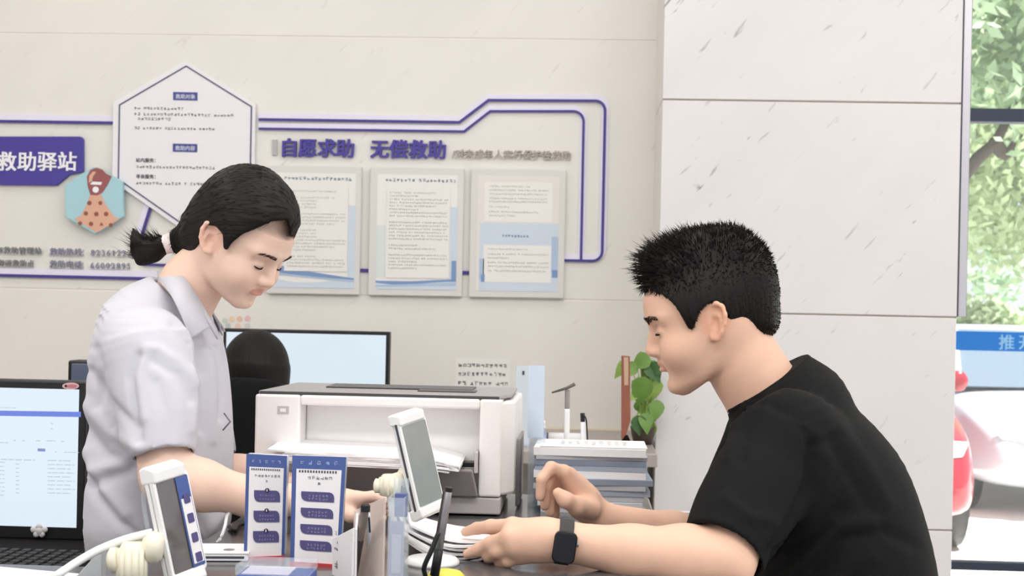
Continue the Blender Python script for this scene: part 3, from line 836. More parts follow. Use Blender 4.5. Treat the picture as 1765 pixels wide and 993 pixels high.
MB().prism([sp(x, y, 0.0002) for x, y in ((65, 773), (78, 773.5), (78, 778.5), (65, 778))], NY * 0.0004).build('button', M_ui3, sc)
def ui_lines(name, rows, parent, seed):
    r = random.Random(seed); mb = MB()
    for (x0, y, x1, h) in rows:
        x = x0
        while x < x1:
            w = r.uniform(6, 16); x2 = min(x + w, x1)
            yy = y + (x - x0) * 0.02
            mb.prism([sp(a, b, 0.0002) for a, b in ((x, yy), (x2, yy + .2), (x2, yy + h + .2), (x, yy + h))], NY * 0.0004)
            x = x2 + r.uniform(1, 3)
    o = mb.build(name, M_ui2, parent); o['kind'] = 'stuff'
ui_lines('screen_rows', [(82, 793 + 7 * k, 82 + 40 + (k * 7) % 14, 1.5) for k in range(9)], sc, 2)
ui_lines('screen_rows', [(-300, 785, 60, 1.8)] + [(27, 792 + 7.1 * k, 33, 1.5) for k in range(9)] + [(-200, 792 + 7.1 * k, 8, 1.5) for k in range(9)], sc, 3)
ui_lines('screen_rows', [(-200, 758, 14, 1.6), (24, 758, 27, 2.2), (39, 758.5, 42, 2.2), (62, 759, 70, 1.6), (80, 759, 95, 1.6), (105, 760, 111, 1.6), (88, 729, 91, 2), (88, 738, 91, 2), (-250, 697, 30, 1.2), (94, 778, 98, 1.4), (110, 779, 136, 1.2)], sc, 4)
# stickers on the bezel
s_ = MB().prism([sp(122 + 14.5 * math.cos(a), 665.5 + 6 * math.sin(a), 0.001) for a in [2 * math.pi * i / 20 for i in range(20)]], NY * 0.001).build('oval_label', mat('label_pink', (222, 178, 184), 0.5), e)
MB().prism([sp(124 + 9 * math.cos(a), 665.5 + 2.8 * math.sin(a), 0.0022) for a in [2 * math.pi * i / 16 for i in range(16)]], NY * 0.0004).build('label_print', mat('label_rose', (198, 120, 128), 0.5), s_)
MB().prism([sp(113.5 + 2.2 * math.cos(a), 665.4 + 2.2 * math.sin(a), 0.0022) for a in [2 * math.pi * i / 12 for i in range(12)]], NY * 0.0005).build('label_print', M_black, s_)
fl = MB()
for k in range(5):
    a = math.radians(90 + 72 * k); fl.lathe(sp(68 + 8 * math.cos(a) * (1.25 if k in (1, 4) else 1), 915 - 7 * math.sin(a), 0.004), [(0.0055, 0), (0.0065, 0.002), (0.0045, 0.004)], 12, NY)
fl.lathe(sp(68, 915, 0.004), [(0.008, 0), (0.008, 0.003), (0.005, 0.005)], 12, NY)
fl.build('flower_sticker', mat('sticker_silver', (214, 208, 212), 0.4, noise=0.03), e, smooth=True)
# grey-blue box behind the monitor
bb = [PY(x, y, 2.9) for x, y in ((111, 622), (150, 624), (148, 700), (108, 700))]
e = thing('speaker_box', 'small slate grey box standing behind the left monitor', 'speaker', (bb[3].x + 0.03, 2.95, LZ))
MB().box(((bb[0].x + bb[1].x) / 2, 2.95, (bb[0].z + LZ) / 2), (bb[1].x - bb[0].x, 0.06, bb[0].z - LZ)).build('case', M_black, e, bevel=0.004)
MB().box(((bb[0].x + bb[1].x) / 2 + 0.003, 2.918, (bb[0].z + LZ) / 2), (bb[1].x - bb[0].x - 0.012, 0.006, bb[0].z - LZ - 0.012)).build('front_panel', mat('slate_panel', (92, 100, 122), 0.5, noise=0.06), e, bevel=0.002)
# far monitor
e2, sc2, *_ = monitor('black monitor with a blank pale screen in front of the seated colleague', (383, 569, 670, 735), 4.34, 'far', BZ)
# ------------------------------------------------------------------ keyboard
KZ = LZ
kb = thing('keyboard', 'black keyboard on the low desk under the left monitor', 'keyboard', (LX1 - 0.22, 2.43, KZ))
kx1 = LX1 - 0.004
MB().box((kx1 - 0.22, 2.375, KZ + 0.008), (0.44, 0.165, 0.016), None).build('case', mat('keyboard_black', (16, 16, 18), .65, spec=.2), kb, bevel=0.004)
key = None
M_key = mat('key_black', (24, 24, 27), 0.6, noise=0.05)
for r_ in range(6):
    for k in range(20):
        x = kx1 - 0.012 - k * 0.0215; y = 2.310 + r_ * 0.0255; z = KZ + 0.016
        if key is None:
            mb = MB(); a, b_ = 0.0092, 0.0108
            vs = [(-a, -b_, 0), (a, -b_, 0), (a, b_, 0), (-a, b_, 0), (-a * .72, -b_ * .7, .009), (a * .72, -b_ * .7, .009), (a * .72, b_ * .75, .0095), (-a * .72, b_ * .75, .0095)]
            mb.add(vs, [(3, 2, 1, 0), (4, 5, 6, 7), (0, 1, 5, 4), (1, 2, 6, 5), (2, 3, 7, 6), (3, 0, 4, 7)])
            key = mb.build('key', M_key); q = key
        else:
            q = key.copy(); COL.objects.link(q)
        q.location = (x, y, z)
        q.parent = kb; q.matrix_parent_inverse = _mw(kb).inverted()

# ------------------------------------------------------------------ printer
FY = 2.38
pA = PY(440, 679, FY); pB = PY(866, 690, FY)
px0, px1, ptz = pA.x, pB.x, (pA.z + pB.z) / 2
PW = px1 - px0; PH = ptz - DZ; PDp = 0.27
pr = thing('printer', 'white laser printer with grey lid and paper tray on the counter', 'printer', ((px0 + px1) / 2, FY + PDp / 2, DZ))
M_prw = mat('printer_white', (246, 242, 240), 0.38, noise=0.01)
M_prg = mat('printer_grey', (150, 144, 144), 0.45, noise=0.02)
M_prd = mat('printer_dark', (74, 72, 74), 0.35, noise=0.04)
M_prl = mat('printer_lightgrey', (196, 190, 190), 0.4, noise=0.02)
def fx(px): return PY(px, 760, FY).x
def fz(py): return PY(660, py, FY).z
rx0, rx1, rz0, rz1 = fx(516), fx(826), fz(790), fz(702)
# body as a frame around the output recess
def chamfer_body():
    mb = MB()
    zc = fz(852)
    # left, right, top, bottom, back blocks
    mb.box(((px0 + rx0) / 2, FY + PDp / 2, (zc + ptz) / 2), (rx0 - px0, PDp, ptz - zc))
    mb.box(((rx1 + px1) / 2, FY + PDp / 2, (zc + ptz) / 2), (px1 - rx1, PDp, ptz - zc))
    mb.box(((rx0 + rx1) / 2, FY + PDp / 2, (rz1 + ptz) / 2), (rx1 - rx0, PDp, ptz - rz1))
    mb.box(((rx0 + rx1) / 2, FY + 0.055 + (PDp - 0.055) / 2, (zc + rz1) / 2), (rx1 - rx0, PDp - 0.055, rz1 - zc))
    return mb
chamfer_body().build('body', M_prw, pr, bevel=0.004)
# slanted upper right shoulder beside the front
MB().prism([(px1 - 0.002, FY + 0.012, fz(852)), (px1 + 0.020, FY + 0.05, fz(852)), (px1 + 0.024, FY + PDp, fz(852)), (px1 - 0.002, FY + PDp, fz(852))], (0, 0, ptz - fz(852) - 0.004)).build('side_cover', M_prw, pr, bevel=0.005)
MB().prism([(px1 + 0.021, FY + 0.10, DZ + 0.004), (px1 + 0.028, FY + 0.12, DZ + 0.004), (px1 + 0.028, FY + PDp, DZ + 0.004), (px1 + 0.021, FY + PDp, DZ + 0.004)], (0, 0, fz(765) - DZ)).build('side_panel', M_prg, pr, bevel=0.002)
# lid
lid = MB().prism([(px0 + 0.004, FY + 0.008, ptz), (px1 - 0.006, FY + 0.008, ptz), (px1 + 0.014, FY + 0.07, ptz), (px1 + 0.014, FY + PDp - 0.01, ptz), (px0 + 0.02, FY + PDp - 0.01, ptz)], (0, 0, 0.006)).build('lid', mat('lid_grey', (158, 154, 156), .4, noise=.03), pr, bevel=0.002)
MB().box(((px0 + px1) / 2, FY + 0.0085, ptz + 0.002), (PW - 0.012, 0.003, 0.006)).build('lid_edge', M_prd, lid)
MB().box(((px0 + px1) / 2 + 0.02, FY + 0.17, ptz + 0.0065), (PW * 0.62, 0.10, 0.004)).build('lid_slot', M_prd, lid)
MB().box(((px0 + px1) / 2 + 0.11, FY + 0.10, ptz + 0.0065), (PW * 0.24, 0.05, 0.003)).build('lid_slot', M_prd, lid)
# cassette below
cs = MB().box(((px0 + px1) / 2, FY + PDp / 2 + 0.002, (DZ + fz(853.5)) / 2 + 0.002), (PW, PDp, fz(853.5) - DZ - 0.004)).build('cassette', M_prl, pr, bevel=0.003)
qx = PY(806, 893, FY)
MB().box((qx.x, FY + 0.0015, qx.z), (0.022, 0.002, 0.006)).build('maker_mark', M_prd, cs)
# label box, tray, papers
q = PY(488, 707, FY); lb = MB().box((q.x, FY - 0.0002, q.z), (0.020, 0.001, 0.014)).build('label_box', M_prl, pr)
MB().box((q.x, FY - .0009, q.z), (.010, .0004, .006)).build('label_print', M_prw, lb)
flap = MB().prism([(fx(560), FY - 0.035, fz(803)), (fx(817), FY - 0.035, fz(803)), (fx(826), FY - 0.012, fz(851)), (fx(545), FY - 0.012, fz(851))], (0, 0.02, 0.0)).build('tray_flap', M_prg, pr, bevel=0.003)
MB().box((fx(822), FY + 0.012, fz(792)), (0.006, 0.05, 0.036)).build('paper_guide', M_prl, pr, bevel=0.001)
MB().box((fx(800), FY + 0.02, fz(798)), (0.05, 0.03, 0.008)).build('tray_clip', M_black, pr, bevel=0.001)
MB().box(((rx0 + fx(640)) / 2, FY + 0.02, fz(803)), (fx(640) - rx0, 0.06, 0.010)).build('tray_slot', M_black, pr)
rp = random.Random(4)
for k in range(7):
    # slightly curled sheets on the output tray
    mb = MB(); n = 12; zo = 0.0032 * k; top = k == 6
    xa, xb = fx(505 + rp.uniform(-5, 5)), fx(792 + rp.uniform(-12, 10))
    if top: xa, xb = fx(478), fx(770)
    va = []
    for i in range(n + 1):
        t = i / n; x = xa + (xb - xa) * t
        z = fz(799) + zo + 0.006 * (1 - t) ** 2 - 0.012 * max(0, t - 0.85) / 0.15 * (1 if k > 3 else 0.4)
        for y in (FY - 0.075 - 0.004 * rp.random(), FY + 0.050):
            va.append((x, y, z + (0.006 if y > FY else 0)))
    vb = [(x, y, z + 0.0028) for (x, y, z) in va]
    m_ = len(va); fs = []
    for i in range(n):
        a = 2 * i; fs += [(a, a + 1, a + 3, a + 2), (m_ + a, m_ + a + 2, m_ + a + 3, m_ + a + 1), (a, a + 2, m_ + a + 2, m_ + a), (a + 1, m_ + a + 1, m_ + a + 3, a + 3)]
    fs += [(0, m_, m_ + 1, 1), (2 * n, 2 * n + 1, m_ + 2 * n + 1, m_ + 2 * n)]
    mb.add(va + vb, fs)
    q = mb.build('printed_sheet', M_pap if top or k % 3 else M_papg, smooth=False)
    tag(center_origin(q), 'top printed sheet with a curled left corner on the printer tray' if top else 'printed sheet in the pile on the printer tray', 'paper', 'sheets on the printer tray')

# ------------------------------------------------------------------ leaflet stands
M_lblue = mat('leaflet_blue', (72, 92, 152), 0.4, noise=0.06)
M_lwhite = mat('leaflet_white', (236, 232, 234), 0.5, noise=0.01)
M_lpur = mat('leaflet_badge', (82, 76, 124), 0.5, noise=0.03)
M_lred = mat('leaflet_red', (190, 60, 64), 0.5, noise=0.06)
M_lmark = mat('leaflet_mark', (150, 168, 208), 0.5)
def leaflet(label, c4, d, nb, dots, seed):
    """c4: px corners top-left, top-right, bottom-right, bottom-left"""
    tl, tr_, br, bl = [P(x, y, d + dd) for (x, y, dd) in c4]
    base = (bl + br) / 2
    e = thing('leaflet_stand', label, 'leaflet stand', (base.x, base.y, DZ), 'leaflet stands on the counter')
    U = lambda u, v: (tl * (1 - u) + tr_ * u) * (1 - v) + (bl * (1 - u) + br * u) * v
    nrm = (tr_ - tl).cross(bl - tl).normalized()
    if nrm.y > 0: nrm = -nrm
    def pan(name, uv, off, th, m, par):
        return MB().prism([U(u, v) + nrm * off for u, v in uv], nrm * th).build(name, m, par)
    R = lambda a, b, c_, d_: [(a, b), (c_, b), (c_, d_), (a, d_)]
    MB().prism([U(u, v) for u, v in R(0, 0, 1, 0.93)], -nrm * 0.020).build('holder_back', mat('holder_acrylic', (206, 212, 226), 0.2, spec=0.6), e, bevel=0.002)
    bd = pan('blue_card', R(0, 0, 1, .93), 0.0002, 0.0012, M_lblue, e)
    pan('white_card', R(.085, .115, .93, .93), 0.0016, 0.0006, M_lwhite, e)
    pan('red_foot', R(0, .925, 1, 1.0), -0.001, 0.006, M_lred, e)
    r = random.Random(seed); mb = MB()
    ux = (tr_ - tl).normalized(); uz = (tl - bl).normalized(); w = (tr_ - tl).length
    for i in range(5):
        glyph(mb, U(.14 + .16 * i, .078) + nrm * 0.0016, ux, uz, w * .085, nrm * 0.0003, r, .15)
    q = mb.build('header_print', M_lmark, e); q['kind'] = 'stuff'
    mb = MB()
    for i in range(14):
        mb.box(U(.15 + .052 * i, .135) + nrm * 0.0025, (w * .026, 0.0006, w * .045))
    q = mb.build('punched_edge', M_inkd, e); q['kind'] = 'stuff'
    mb = MB()
    for i in range(8 if nb == 3 else 6):
        glyph(mb, U((.22 if nb == 3 else .30) + .08 * i, .205) + nrm * 0.0024, ux, uz, w * .072, nrm * 0.0003, r, .12)
    glyph(mb, U(.49, .25) + nrm * 0.0024, ux, uz, w * .06, nrm * 0.0003, r, .2)
    q = mb.build('heading_print', M_ink, e); q['kind'] = 'stuff'
    for k in range(nb):
        v0 = (.325 + .185 * k) if nb == 3 else (.31 + .142 * k)
        h = .105 if nb == 3 else .085; a, b = (.22, .86) if nb == 3 else (.19, .82)
        pts = [(a, v0)] + [(b - .10 + .10 * math.sin(t), v0 + h * .55 * (1 - math.cos(t))) for t in (0, .5, 1.0, 1.57)] + [(b, v0 + h)] + [(a + .12 - .12 * math.sin(t), v0 + h - h * .55 * (1 - math.cos(t))) for t in (0, .5, 1.0, 1.57)]
        q = pan('badge', pts, 0.0024, 0.0008, M_lpur, e)
        mb = MB()
        for row in (0.36, 0.68):
            for i in range(6):
                glyph(mb, U(a + .14 + .065 * i, v0 + h * row + .016) + nrm * 0.0034, ux, uz, w * .05, nrm * 0.0002, r, .12)
        t = mb.build('badge_print', mat('badge_print', (150, 146, 186), 0.5), q); t['kind'] = 'stuff'
        if dots:
            cc = U((a + b) / 2, v0 - .002)
            MB().lathe(cc + nrm * 0.003, [(w * .055, 0), (w * .055, 0.001), (w * .04, 0.0014)], 14, nrm).build('number_dot', mat('dot_dark', (52, 48, 74), 0.5), q)
            MB().box(cc + nrm * 0.0046, (w * .02, 0.0004, w * .06)).build('dot_print', M_lwhite, q)
    return e
leaflet('left leaflet stand, blue border with three dark badges', [(425, 782, .005), (495, 786, .005), (490, 971, 0), (420, 974, 0)], 1.955, 3, True, 21)
leaflet('right leaflet stand, blue border with four dark badges', [(504, 785, -.02), (597, 788, -.02), (585, 988, -.03), (500, 982, -.03)], 1.945, 4, False, 22)

# ------------------------------------------------------------------ phone holders
M_cream = mat('cream_plastic', (232, 226, 206), 0.4, noise=0.02)
M_scr = mat('phone_glass', (150, 156, 156), 0.07, spec=0.7, noise=0.12, nscale=30)
def phone_holder(label, tl, bl, depth_vec, d, w, knob, arm, base):
    """tl/bl: px of the phone's near upper and lower edge; phone stands edge-on, turned by depth_vec"""
    A = P(tl[0], tl[1], d); B = P(bl[0], bl[1], d)
    up = (A - B).normalized(); L = (A - B).length
    side = Vector(depth_vec).normalized(); side = (side - up * side.dot(up)).normalized()
    nrm = side.cross(up).normalized()
    if nrm.x < 0: nrm = -nrm            # screen side looks right
    c = (A + B) / 2 + side * w / 2
    R = Matrix((side, nrm, up)).transposed()
    return A, B, up, side, nrm, c, R, L
def rrbox(mb, c, R, w, t, h, r, off=0.0):
    pts = [Vector(c) + R @ Vector((x, off - t / 2, z)) for x, z in roundrect(w, h, r, 4)]
    mb.prism(pts, R @ Vector((0, t, 0))); return mb
# right holder (in front of the printer)
hd = 1.90
A, B, up, side, nrm, c, R, L = phone_holder('', (679, 722), (718, 893), (0.45, 0.89, 0.02), hd, 0.066, None, None, None)
ph = thing('phone_holder', 'white phone clamp with cream knob on a round base before the printer', 'phone holder', PZ(745, 972, DZ))
dsk = PZ(745, 972, DZ)
mb = MB(); rrbox(mb, c, R, 0.058, 0.006, L - 0.004, 0.008, -0.006); mb.build('clamp_plate', M_white, ph, bevel=0.001)
for s_ in (1, -1):
    mb = MB(); mb.prism([c + R @ Vector((x, y, s_ * (L / 2 + z))) for x, y, z in ((-.034, -.010, -.010), (-.034, .010, -.012), (-.034, .011, .001), (-.034, -.002, .006), (-.034, -.010, .004))], R @ Vector((.062, 0, 0)))
    mb.build('clamp_jaw', M_white, ph, bevel=0.0025, seg=3)
kp = P(672, 838, hd + 0.005)
MB().lathe(c + R @ Vector((-.010, -.008, -.014)), [(0.010, 0), (0.014, 0.004), (0.014, 0.014), (0.009, 0.020)], 16, -nrm).build('ball_joint', M_cream, ph, smooth=True)
MB().tube([c + R @ Vector((-.010, -.022, -.014)), kp + Vector((0.004, 0, 0.006))], [0.009, 0.011], 12).build('joint_neck', M_cream, ph, smooth=True)
kn = MB()
for k in range(10):
    a = 2 * math.pi * k / 10; kn.tube([kp + Vector((0.011 * math.cos(a), 0.011 * math.sin(a), -0.012)), kp + Vector((0.0115 * math.cos(a), 0.0115 * math.sin(a), 0.012))], 0.0042, 6)
kn.lathe(kp + Vector((0, 0, -0.013)), [(0.012, 0), (0.0135, 0.002), (0.0135, 0.025), (0.010, 0.029)], 16)
kn.build('ribbed_knob', M_cream, ph, smooth=True)
MB().lathe(kp + Vector((-0.012, 0, 0)), [(0.009, 0), (0.010, 0.003), (0.010, 0.008), (0.006, 0.010)], 14, (-1, 0, 0)).build('side_screw', M_cream, ph, smooth=True)
MB().tube(bez([kp + Vector((0, 0, -0.012)), kp + Vector((0.012, 0.004, -0.06)), Vector((dsk.x - 0.006, dsk.y, DZ + 0.02))], 6), 0.0045, 10).build('stem', M_white, ph, smooth=True)
MB().lathe(dsk, [(0.038, 0), (0.0385, 0.004), (0.034, 0.009), (0.012, 0.012)], 32).build('round_base', M_white, ph, smooth=True)
pn = thing('phone', 'white edged phone with grey screen clamped upright before the printer', 'phone', c - up * L / 2)
mb = MB(); rrbox(mb, c, R, 0.067, 0.008, L - 0.014, 0.005, 0.003); mb.build('case', M_white, pn, bevel=0.0012)
mb = MB(); rrbox(mb, c, R, 0.059, 0.0008, L - 0.026, 0.003, 0.0076); mb.build('screen', M_scr, pn)
mb = MB(); rrbox(mb, c - side * 0.0325, R, 0.003, 0.0035, L - 0.016, 0.0005, 0.001); mb.build('metal_band', mat('phone_band', (96, 96, 104), 0.3, 0.7), pn)
# left holder with goose neck
hd = 1.72
A, B, up, side, nrm, c, R, L = phone_holder('', (254, 817), (295, 1012), (0.45, 0.89, 0.02), hd, 0.062, None, None, None)
ph = thing('phone_holder', 'white phone clamp on a goose neck arm at the lower left', 'phone holder', PZ(70, 1000, DZ))
mb = MB(); rrbox(mb, c, R, 0.062, 0.006, L - 0.004, 0.005, -0.006); mb.build('clamp_plate', M_white, ph, bevel=0.001)
for s_ in (1, -1):
    mb = MB(); mb.prism([c + R @ Vector((x, y, s_ * (L / 2 + z))) for x, y, z in ((-.032, -.014, -.014), (-.032, .010, -.014), (-.032, .012, .002), (-.032, -.004, .009), (-.032, -.014, .006))], R @ Vector((.056, 0, 0)))
    mb.build('clamp_jaw', M_white, ph, bevel=0.003, seg=3)
mb = MB(); mb.tube(bez([c + R @ Vector((-.016, -.010, L / 2 - .004)), c + R @ Vector((-.016, -.030, L / 2 - .03)), c + R @ Vector((-.016, -.032, L / 2 - .09)), c + R @ Vector((-.016, -.014, L / 2 - .115))], 5), 0.003, 8); mb.build('release_lever', M_clear, ph, smooth=True)
k1 = P(258, 945, hd); k2 = P(228, 968, hd - 0.01)
MB().lathe(k1 + Vector((0.018, 0, 0)), [(0.012, 0), (0.019, 0.006), (0.020, 0.016), (0.012, 0.026)], 18, (-1, 0, 0.1)).build('ball_joint', M_cream, ph, smooth=True)
kn = MB()
for k in range(12):
    a = 2 * math.pi * k / 12; kn.tube([k2 + Vector((0.015 * math.cos(a), 0.015 * math.sin(a), -0.030)), k2 + Vector((0.0145 * math.cos(a), 0.0145 * math.sin(a), 0.016))], 0.0048, 6)
kn.lathe(k2 + Vector((0, 0, -0.032)), [(0.014, 0), (0.017, 0.003), (0.017, 0.046), (0.012, 0.056)], 18)
kn.build('ribbed_knob', M_cream, ph, smooth=True)
MB().lathe(k2 + Vector((-0.016, 0, 0.002)), [(0.014, 0), (0.016, 0.003), (0.016, 0.009), (0.011, 0.013)], 16, (-1, 0, -0.15)).build('side_screw', M_cream, ph, smooth=True)
MB().tube(bez([P(262, 918, hd), P(215, 930, hd), P(170, 948, hd - .01), P(128, 972, hd - .03), P(98, 992, hd - .05), PZ(70, 1010, DZ + 0.012)], 6), 0.0052, 10).build('goose_neck', M_white, ph, smooth=True)
MB().lathe(PZ(70, 1012, DZ), [(0.03, 0), (0.03, 0.008), (0.012, 0.016)], 24).build('round_base', M_white, ph, smooth=True)
pn = thing('phone', 'phone with dark reflecting screen in the goose neck clamp, lower left', 'phone', c - up * L / 2)
mb = MB(); rrbox(mb, c, R, 0.063, 0.008, L - 0.014, 0.006, 0.003); mb.build('case', M_white, pn, bevel=0.0012)
mb = MB(); rrbox(mb, c, R, 0.055, 0.0008, L - 0.026, 0.003, 0.0076); mb.build('screen', mat('phone_glass_dark', (104, 98, 100), 0.05, spec=0.8, noise=0.25, nscale=25), pn)
# printed leaflet held beside the left phone's screen
mb = MB(); rrbox(mb, c + side * 0.015 + nrm * 0.001, R, 0.022, 0.0006, L - 0.028, 0.0005, 0.0084); cd = mb.build('blue_card', M_lblue, pn)
mb = MB(); rrbox(mb, c + side * 0.0155 + nrm * 0.001 - up * 0.012, R, 0.018, 0.0006, L - 0.06, 0.0005, 0.0091); mb.build('white_card', M_lwhite, cd)
for k in range(4):
    mb = MB(); rrbox(mb, c + side * 0.016 + up * (L * .20 - k * .025), R, 0.011, 0.0006, 0.012, 0.002, 0.0108); mb.build('badge', M_lpur, cd)
# ------------------------------------------------------------------ small things on the counter
# paper stack behind the man's hands: booklets one on another
rs = random.Random(12)
zz = DZ
M_bk = [mat('booklet_bluegrey', (168, 178, 194), 0.5, noise=0.10, nscale=9), mat('booklet_grey', (192, 194, 198), 0.5, noise=0.08), mat('booklet_pale', (214, 216, 222), 0.5, noise=0.05), mat('booklet_slate', (142, 152, 170), 0.5, noise=0.12)]
spec = [(2, .012), (2, .008), (1, .010), (0, .010), (1, .009), (3, .010), (4, .013), (0, .009), (3, .010), (1, .007), (4, .014)]
xa0, xb0 = P(925, 830, 2.45).x, P(1119, 830, 2.45).x
names = ['lowest', 'second lowest', 'third lowest', 'fourth lowest', 'fifth lowest', 'sixth lowest', 'white topped middle', 'grey blue upper', 'slate upper', 'thin grey upper', 'white topmost']
for i, (mi, th) in enumerate(spec):
    dx = rs.uniform(-.006, .006); dy = rs.uniform(-.005, .005); w = (xb0 - xa0) * (1.0 if i > 2 else .93); 
    e = thing('booklet', '%s booklet in the paper stack beside the marble pillar' % names[i], 'booklet', ((xa0 + xb0) / 2 + dx, 2.53 + dy, zz), 'booklets in the stack beside the pillar')
    R = rotz(rs.uniform(-2.2, 2.2)); cc = Vector(((xa0 + xb0) / 2 + dx, 2.53 + dy, zz))
    cov = M_pap if mi == 4 else M_bk[mi]
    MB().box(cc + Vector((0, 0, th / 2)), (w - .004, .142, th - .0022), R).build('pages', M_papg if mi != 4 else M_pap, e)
    MB().box(cc + Vector((0, 0, th - .0007)), (w, .146, .0012), R).build('cover', cov, e)
    MB().box(cc + Vector((0, 0, .0007)), (w, .146, .0012), R).build('cover', cov, e)
    MB().box(cc + R @ Vector((0, -.0725, th / 2)), (w, .0012, th - .001), R).build('spine', cov, e)
    zz += th + .0002
# loose printed sheet on top
q = MB().box((0, 0, 0), (0.19, 0.13, 0.001)).build('printed_sheet', M_pap); q.location = ((xa0 + xb0) / 2, 2.53, zz + .0012)
tag(q, 'white printed sheet lying on top of the booklet stack', 'paper')
mb = MB(); rr = random.Random(3)
for k in range(5):
    for i in range(9): glyph(mb, Vector(((xa0 + xb0) / 2 - .06 + .014 * i, 2.50 + .016 * k, zz + .0018)), Vector((1, 0, 0)), Vector((0, 1, 0)), .010, Vector((0, 0, .0002)), rr)
pt = mb.build('printed_text', M_inkp, q); pt['kind'] = 'stuff'
# clear card holder right of the printer
def clear_box(name, label, px0, px1, py_top, d, depth, zbase=DZ, cat='card holder'):
    xl = P(px0, 800, d).x; xr = P(px1, 800, d).x; y = P((px0 + px1) / 2, 800, d).y; zt = P((px0 + px1) / 2, py_top, d).z
    e = thing(name, label, cat, ((xl + xr) / 2, y + depth / 2, zbase))
    t = 0.0025
    MB().box(((xl + xr) / 2, y, (zbase + zt) / 2 - .01), (xr - xl, t, zt - zbase - .02)).build('front_pane', M_clear, e)
    MB().box(((xl + xr) / 2, y + depth, (zbase + zt) / 2), (xr - xl, t, zt - zbase)).build('back_pane', M_clear, e)
    for x in (xl, xr): MB().box((x, y + depth / 2, (zbase + zt) / 2 - .01), (t, depth - t, zt - zbase - .02)).build('side_pane', M_clear, e)
    MB().box(((xl + xr) / 2, y + depth / 2, zbase + .002), (xr - xl, depth, .004)).build('base_pane', M_clear, e)
    return e, xl, xr, y, zt
e, xl, xr, y, zt = clear_box('acrylic_card_holder', 'tall clear acrylic card holder standing right of the printer', 911, 938, 735, 2.52, .06)
MB().box((xl + .010, y + .05, (DZ + P(905, 630, 2.56).z) / 2 + .06), (.030, .0015, P(905, 630, 2.56).z - DZ - .12)).build('blue_card', mat('pale_blue_card', (206, 220, 236), 0.5, noise=.03), e)
MB().box(((xl + xr) / 2 + .006, y + .026, DZ + .05), (.018, .02, .05)).build('white_card', M_lwhite, e)
bt = PY(931, 772, 2.62)
q = thing('small_bottle', 'small blue bottle standing behind the clear card holder', 'bottle', (bt.x, 2.66, DZ))
MB().lathe((bt.x, 2.66, DZ), [(.011, 0), (.0115, .004), (.0115, .115), (.007, .122), (.007, .130)], 16).build('body', mat('bottle_blue', (84, 120, 186), 0.3, noise=.2, nscale=40), q, smooth=True)
MB().lathe((bt.x, 2.66, DZ + .130), [(.008, 0), (.008, .012), (.006, .014)], 16).build('cap', M_white, q)
# desk pens behind the stack
def pen(name, label, a, b, r, segs, cat='pen', parent=None):
    """segs: (t0, t1, material, radius factor)"""
    a = Vector(a); b = Vector(b)
    e = parent or thing(name, label, cat, a)
    for i, (t0, t1, m, f) in enumerate(segs):
        p0 = a.lerp(b, t0); p1 = a.lerp(b, t1)
        MB().tube([p0, p0.lerp(p1, .04), p0.lerp(p1, .96), p1], [r * f * .85, r * f, r * f, r * f * .85], 12).build(('barrel', 'grip', 'cap', 'clip', 'tip')[i % 5], m, e, smooth=True)
    return e
M_penw = mat('pen_white', (236, 236, 238), 0.3, noise=.01)
pd = 2.60
st = thing('pen_stand', 'white desk pen rod with a tilted dark pen, behind the booklet stack', 'pen stand', P(975, 861, 2.62))
pa = P(975, 862, 2.62)
MB().lathe((pa.x, pa.y, DZ), [(.03, 0), (.03, .006), (.010, .012)], 24).build('base', M_penw, st, smooth=True)
pen('', '', (pa.x, pa.y, DZ + .008), P(978, 672, 2.62), .0052, [(0, .82, M_penw, 1), (.82, 1, M_prg, .9)], parent=st)
MB().tube([P(951, 677, 2.615), P(977, 669, 2.615), P(991, 662, 2.615)], [.0015, .003, .0035], 10).build('tilted_pen', mat('pen_grey', (96, 92, 90), .4), st, smooth=True)
p2 = P(1010, 862, 2.60)
pen('pen', 'white pen with black clip standing right of the pen rod', (p2.x, p2.y, DZ), P(1004, 712, 2.60), .0048, [(0, .9, M_penw, 1), (.9, 1, M_black, .9)])
q = [x for x in bpy.data.objects if x.get('label') == 'white pen with black clip standing right of the pen rod'][0]
MB().tube(bez([P(1004, 714, 2.595), P(1010, 722, 2.593), P(1012, 745, 2.593), P(1013, 770, 2.593)], 4), .0014, 6).build('clip', M_black, q, smooth=True)
# white roll lying on the back desk
ra, rb = PY(945, 757, 4.3), PY(1002, 758, 4.3)
zr = BZ + .017
q = thing('paper_roll', 'white roll with black ends lying on the back desk', 'roll', ((ra.x + rb.x) / 2, 4.3, BZ))
MB().tube([(ra.x, 4.3, zr), (rb.x, 4.3, zr)], .017, 16).build('roll', M_pap, q, smooth=True)
for x in (ra.x - .004, rb.x + .002): MB().tube([(x, 4.3, zr), (x + .006, 4.3, zr)], .0165, 16).build('end_cap', M_black, q, smooth=True)
# grey tape dispenser like card behind the printer corner
g = [PY(x, y, 4.25) for x, y in ((921, 668), (936, 668), (934, 735), (921, 735))]
q = thing('table_sign', 'small grey upright sign standing on the back desk', 'sign', (g[3].x, 4.25, BZ))
MB().box(((g[0].x + g[1].x) / 2, 4.25, (g[0].z + BZ) / 2), (g[1].x - g[0].x, .012, g[0].z - BZ)).build('panel', mat('sign_grey', (158, 154, 150), .4, noise=.05), q, bevel=.002)
MB().box(((g[0].x + g[1].x) / 2, 4.25, BZ + .004), (g[1].x - g[0].x + .02, .05, .008)).build('foot', M_prg, q)
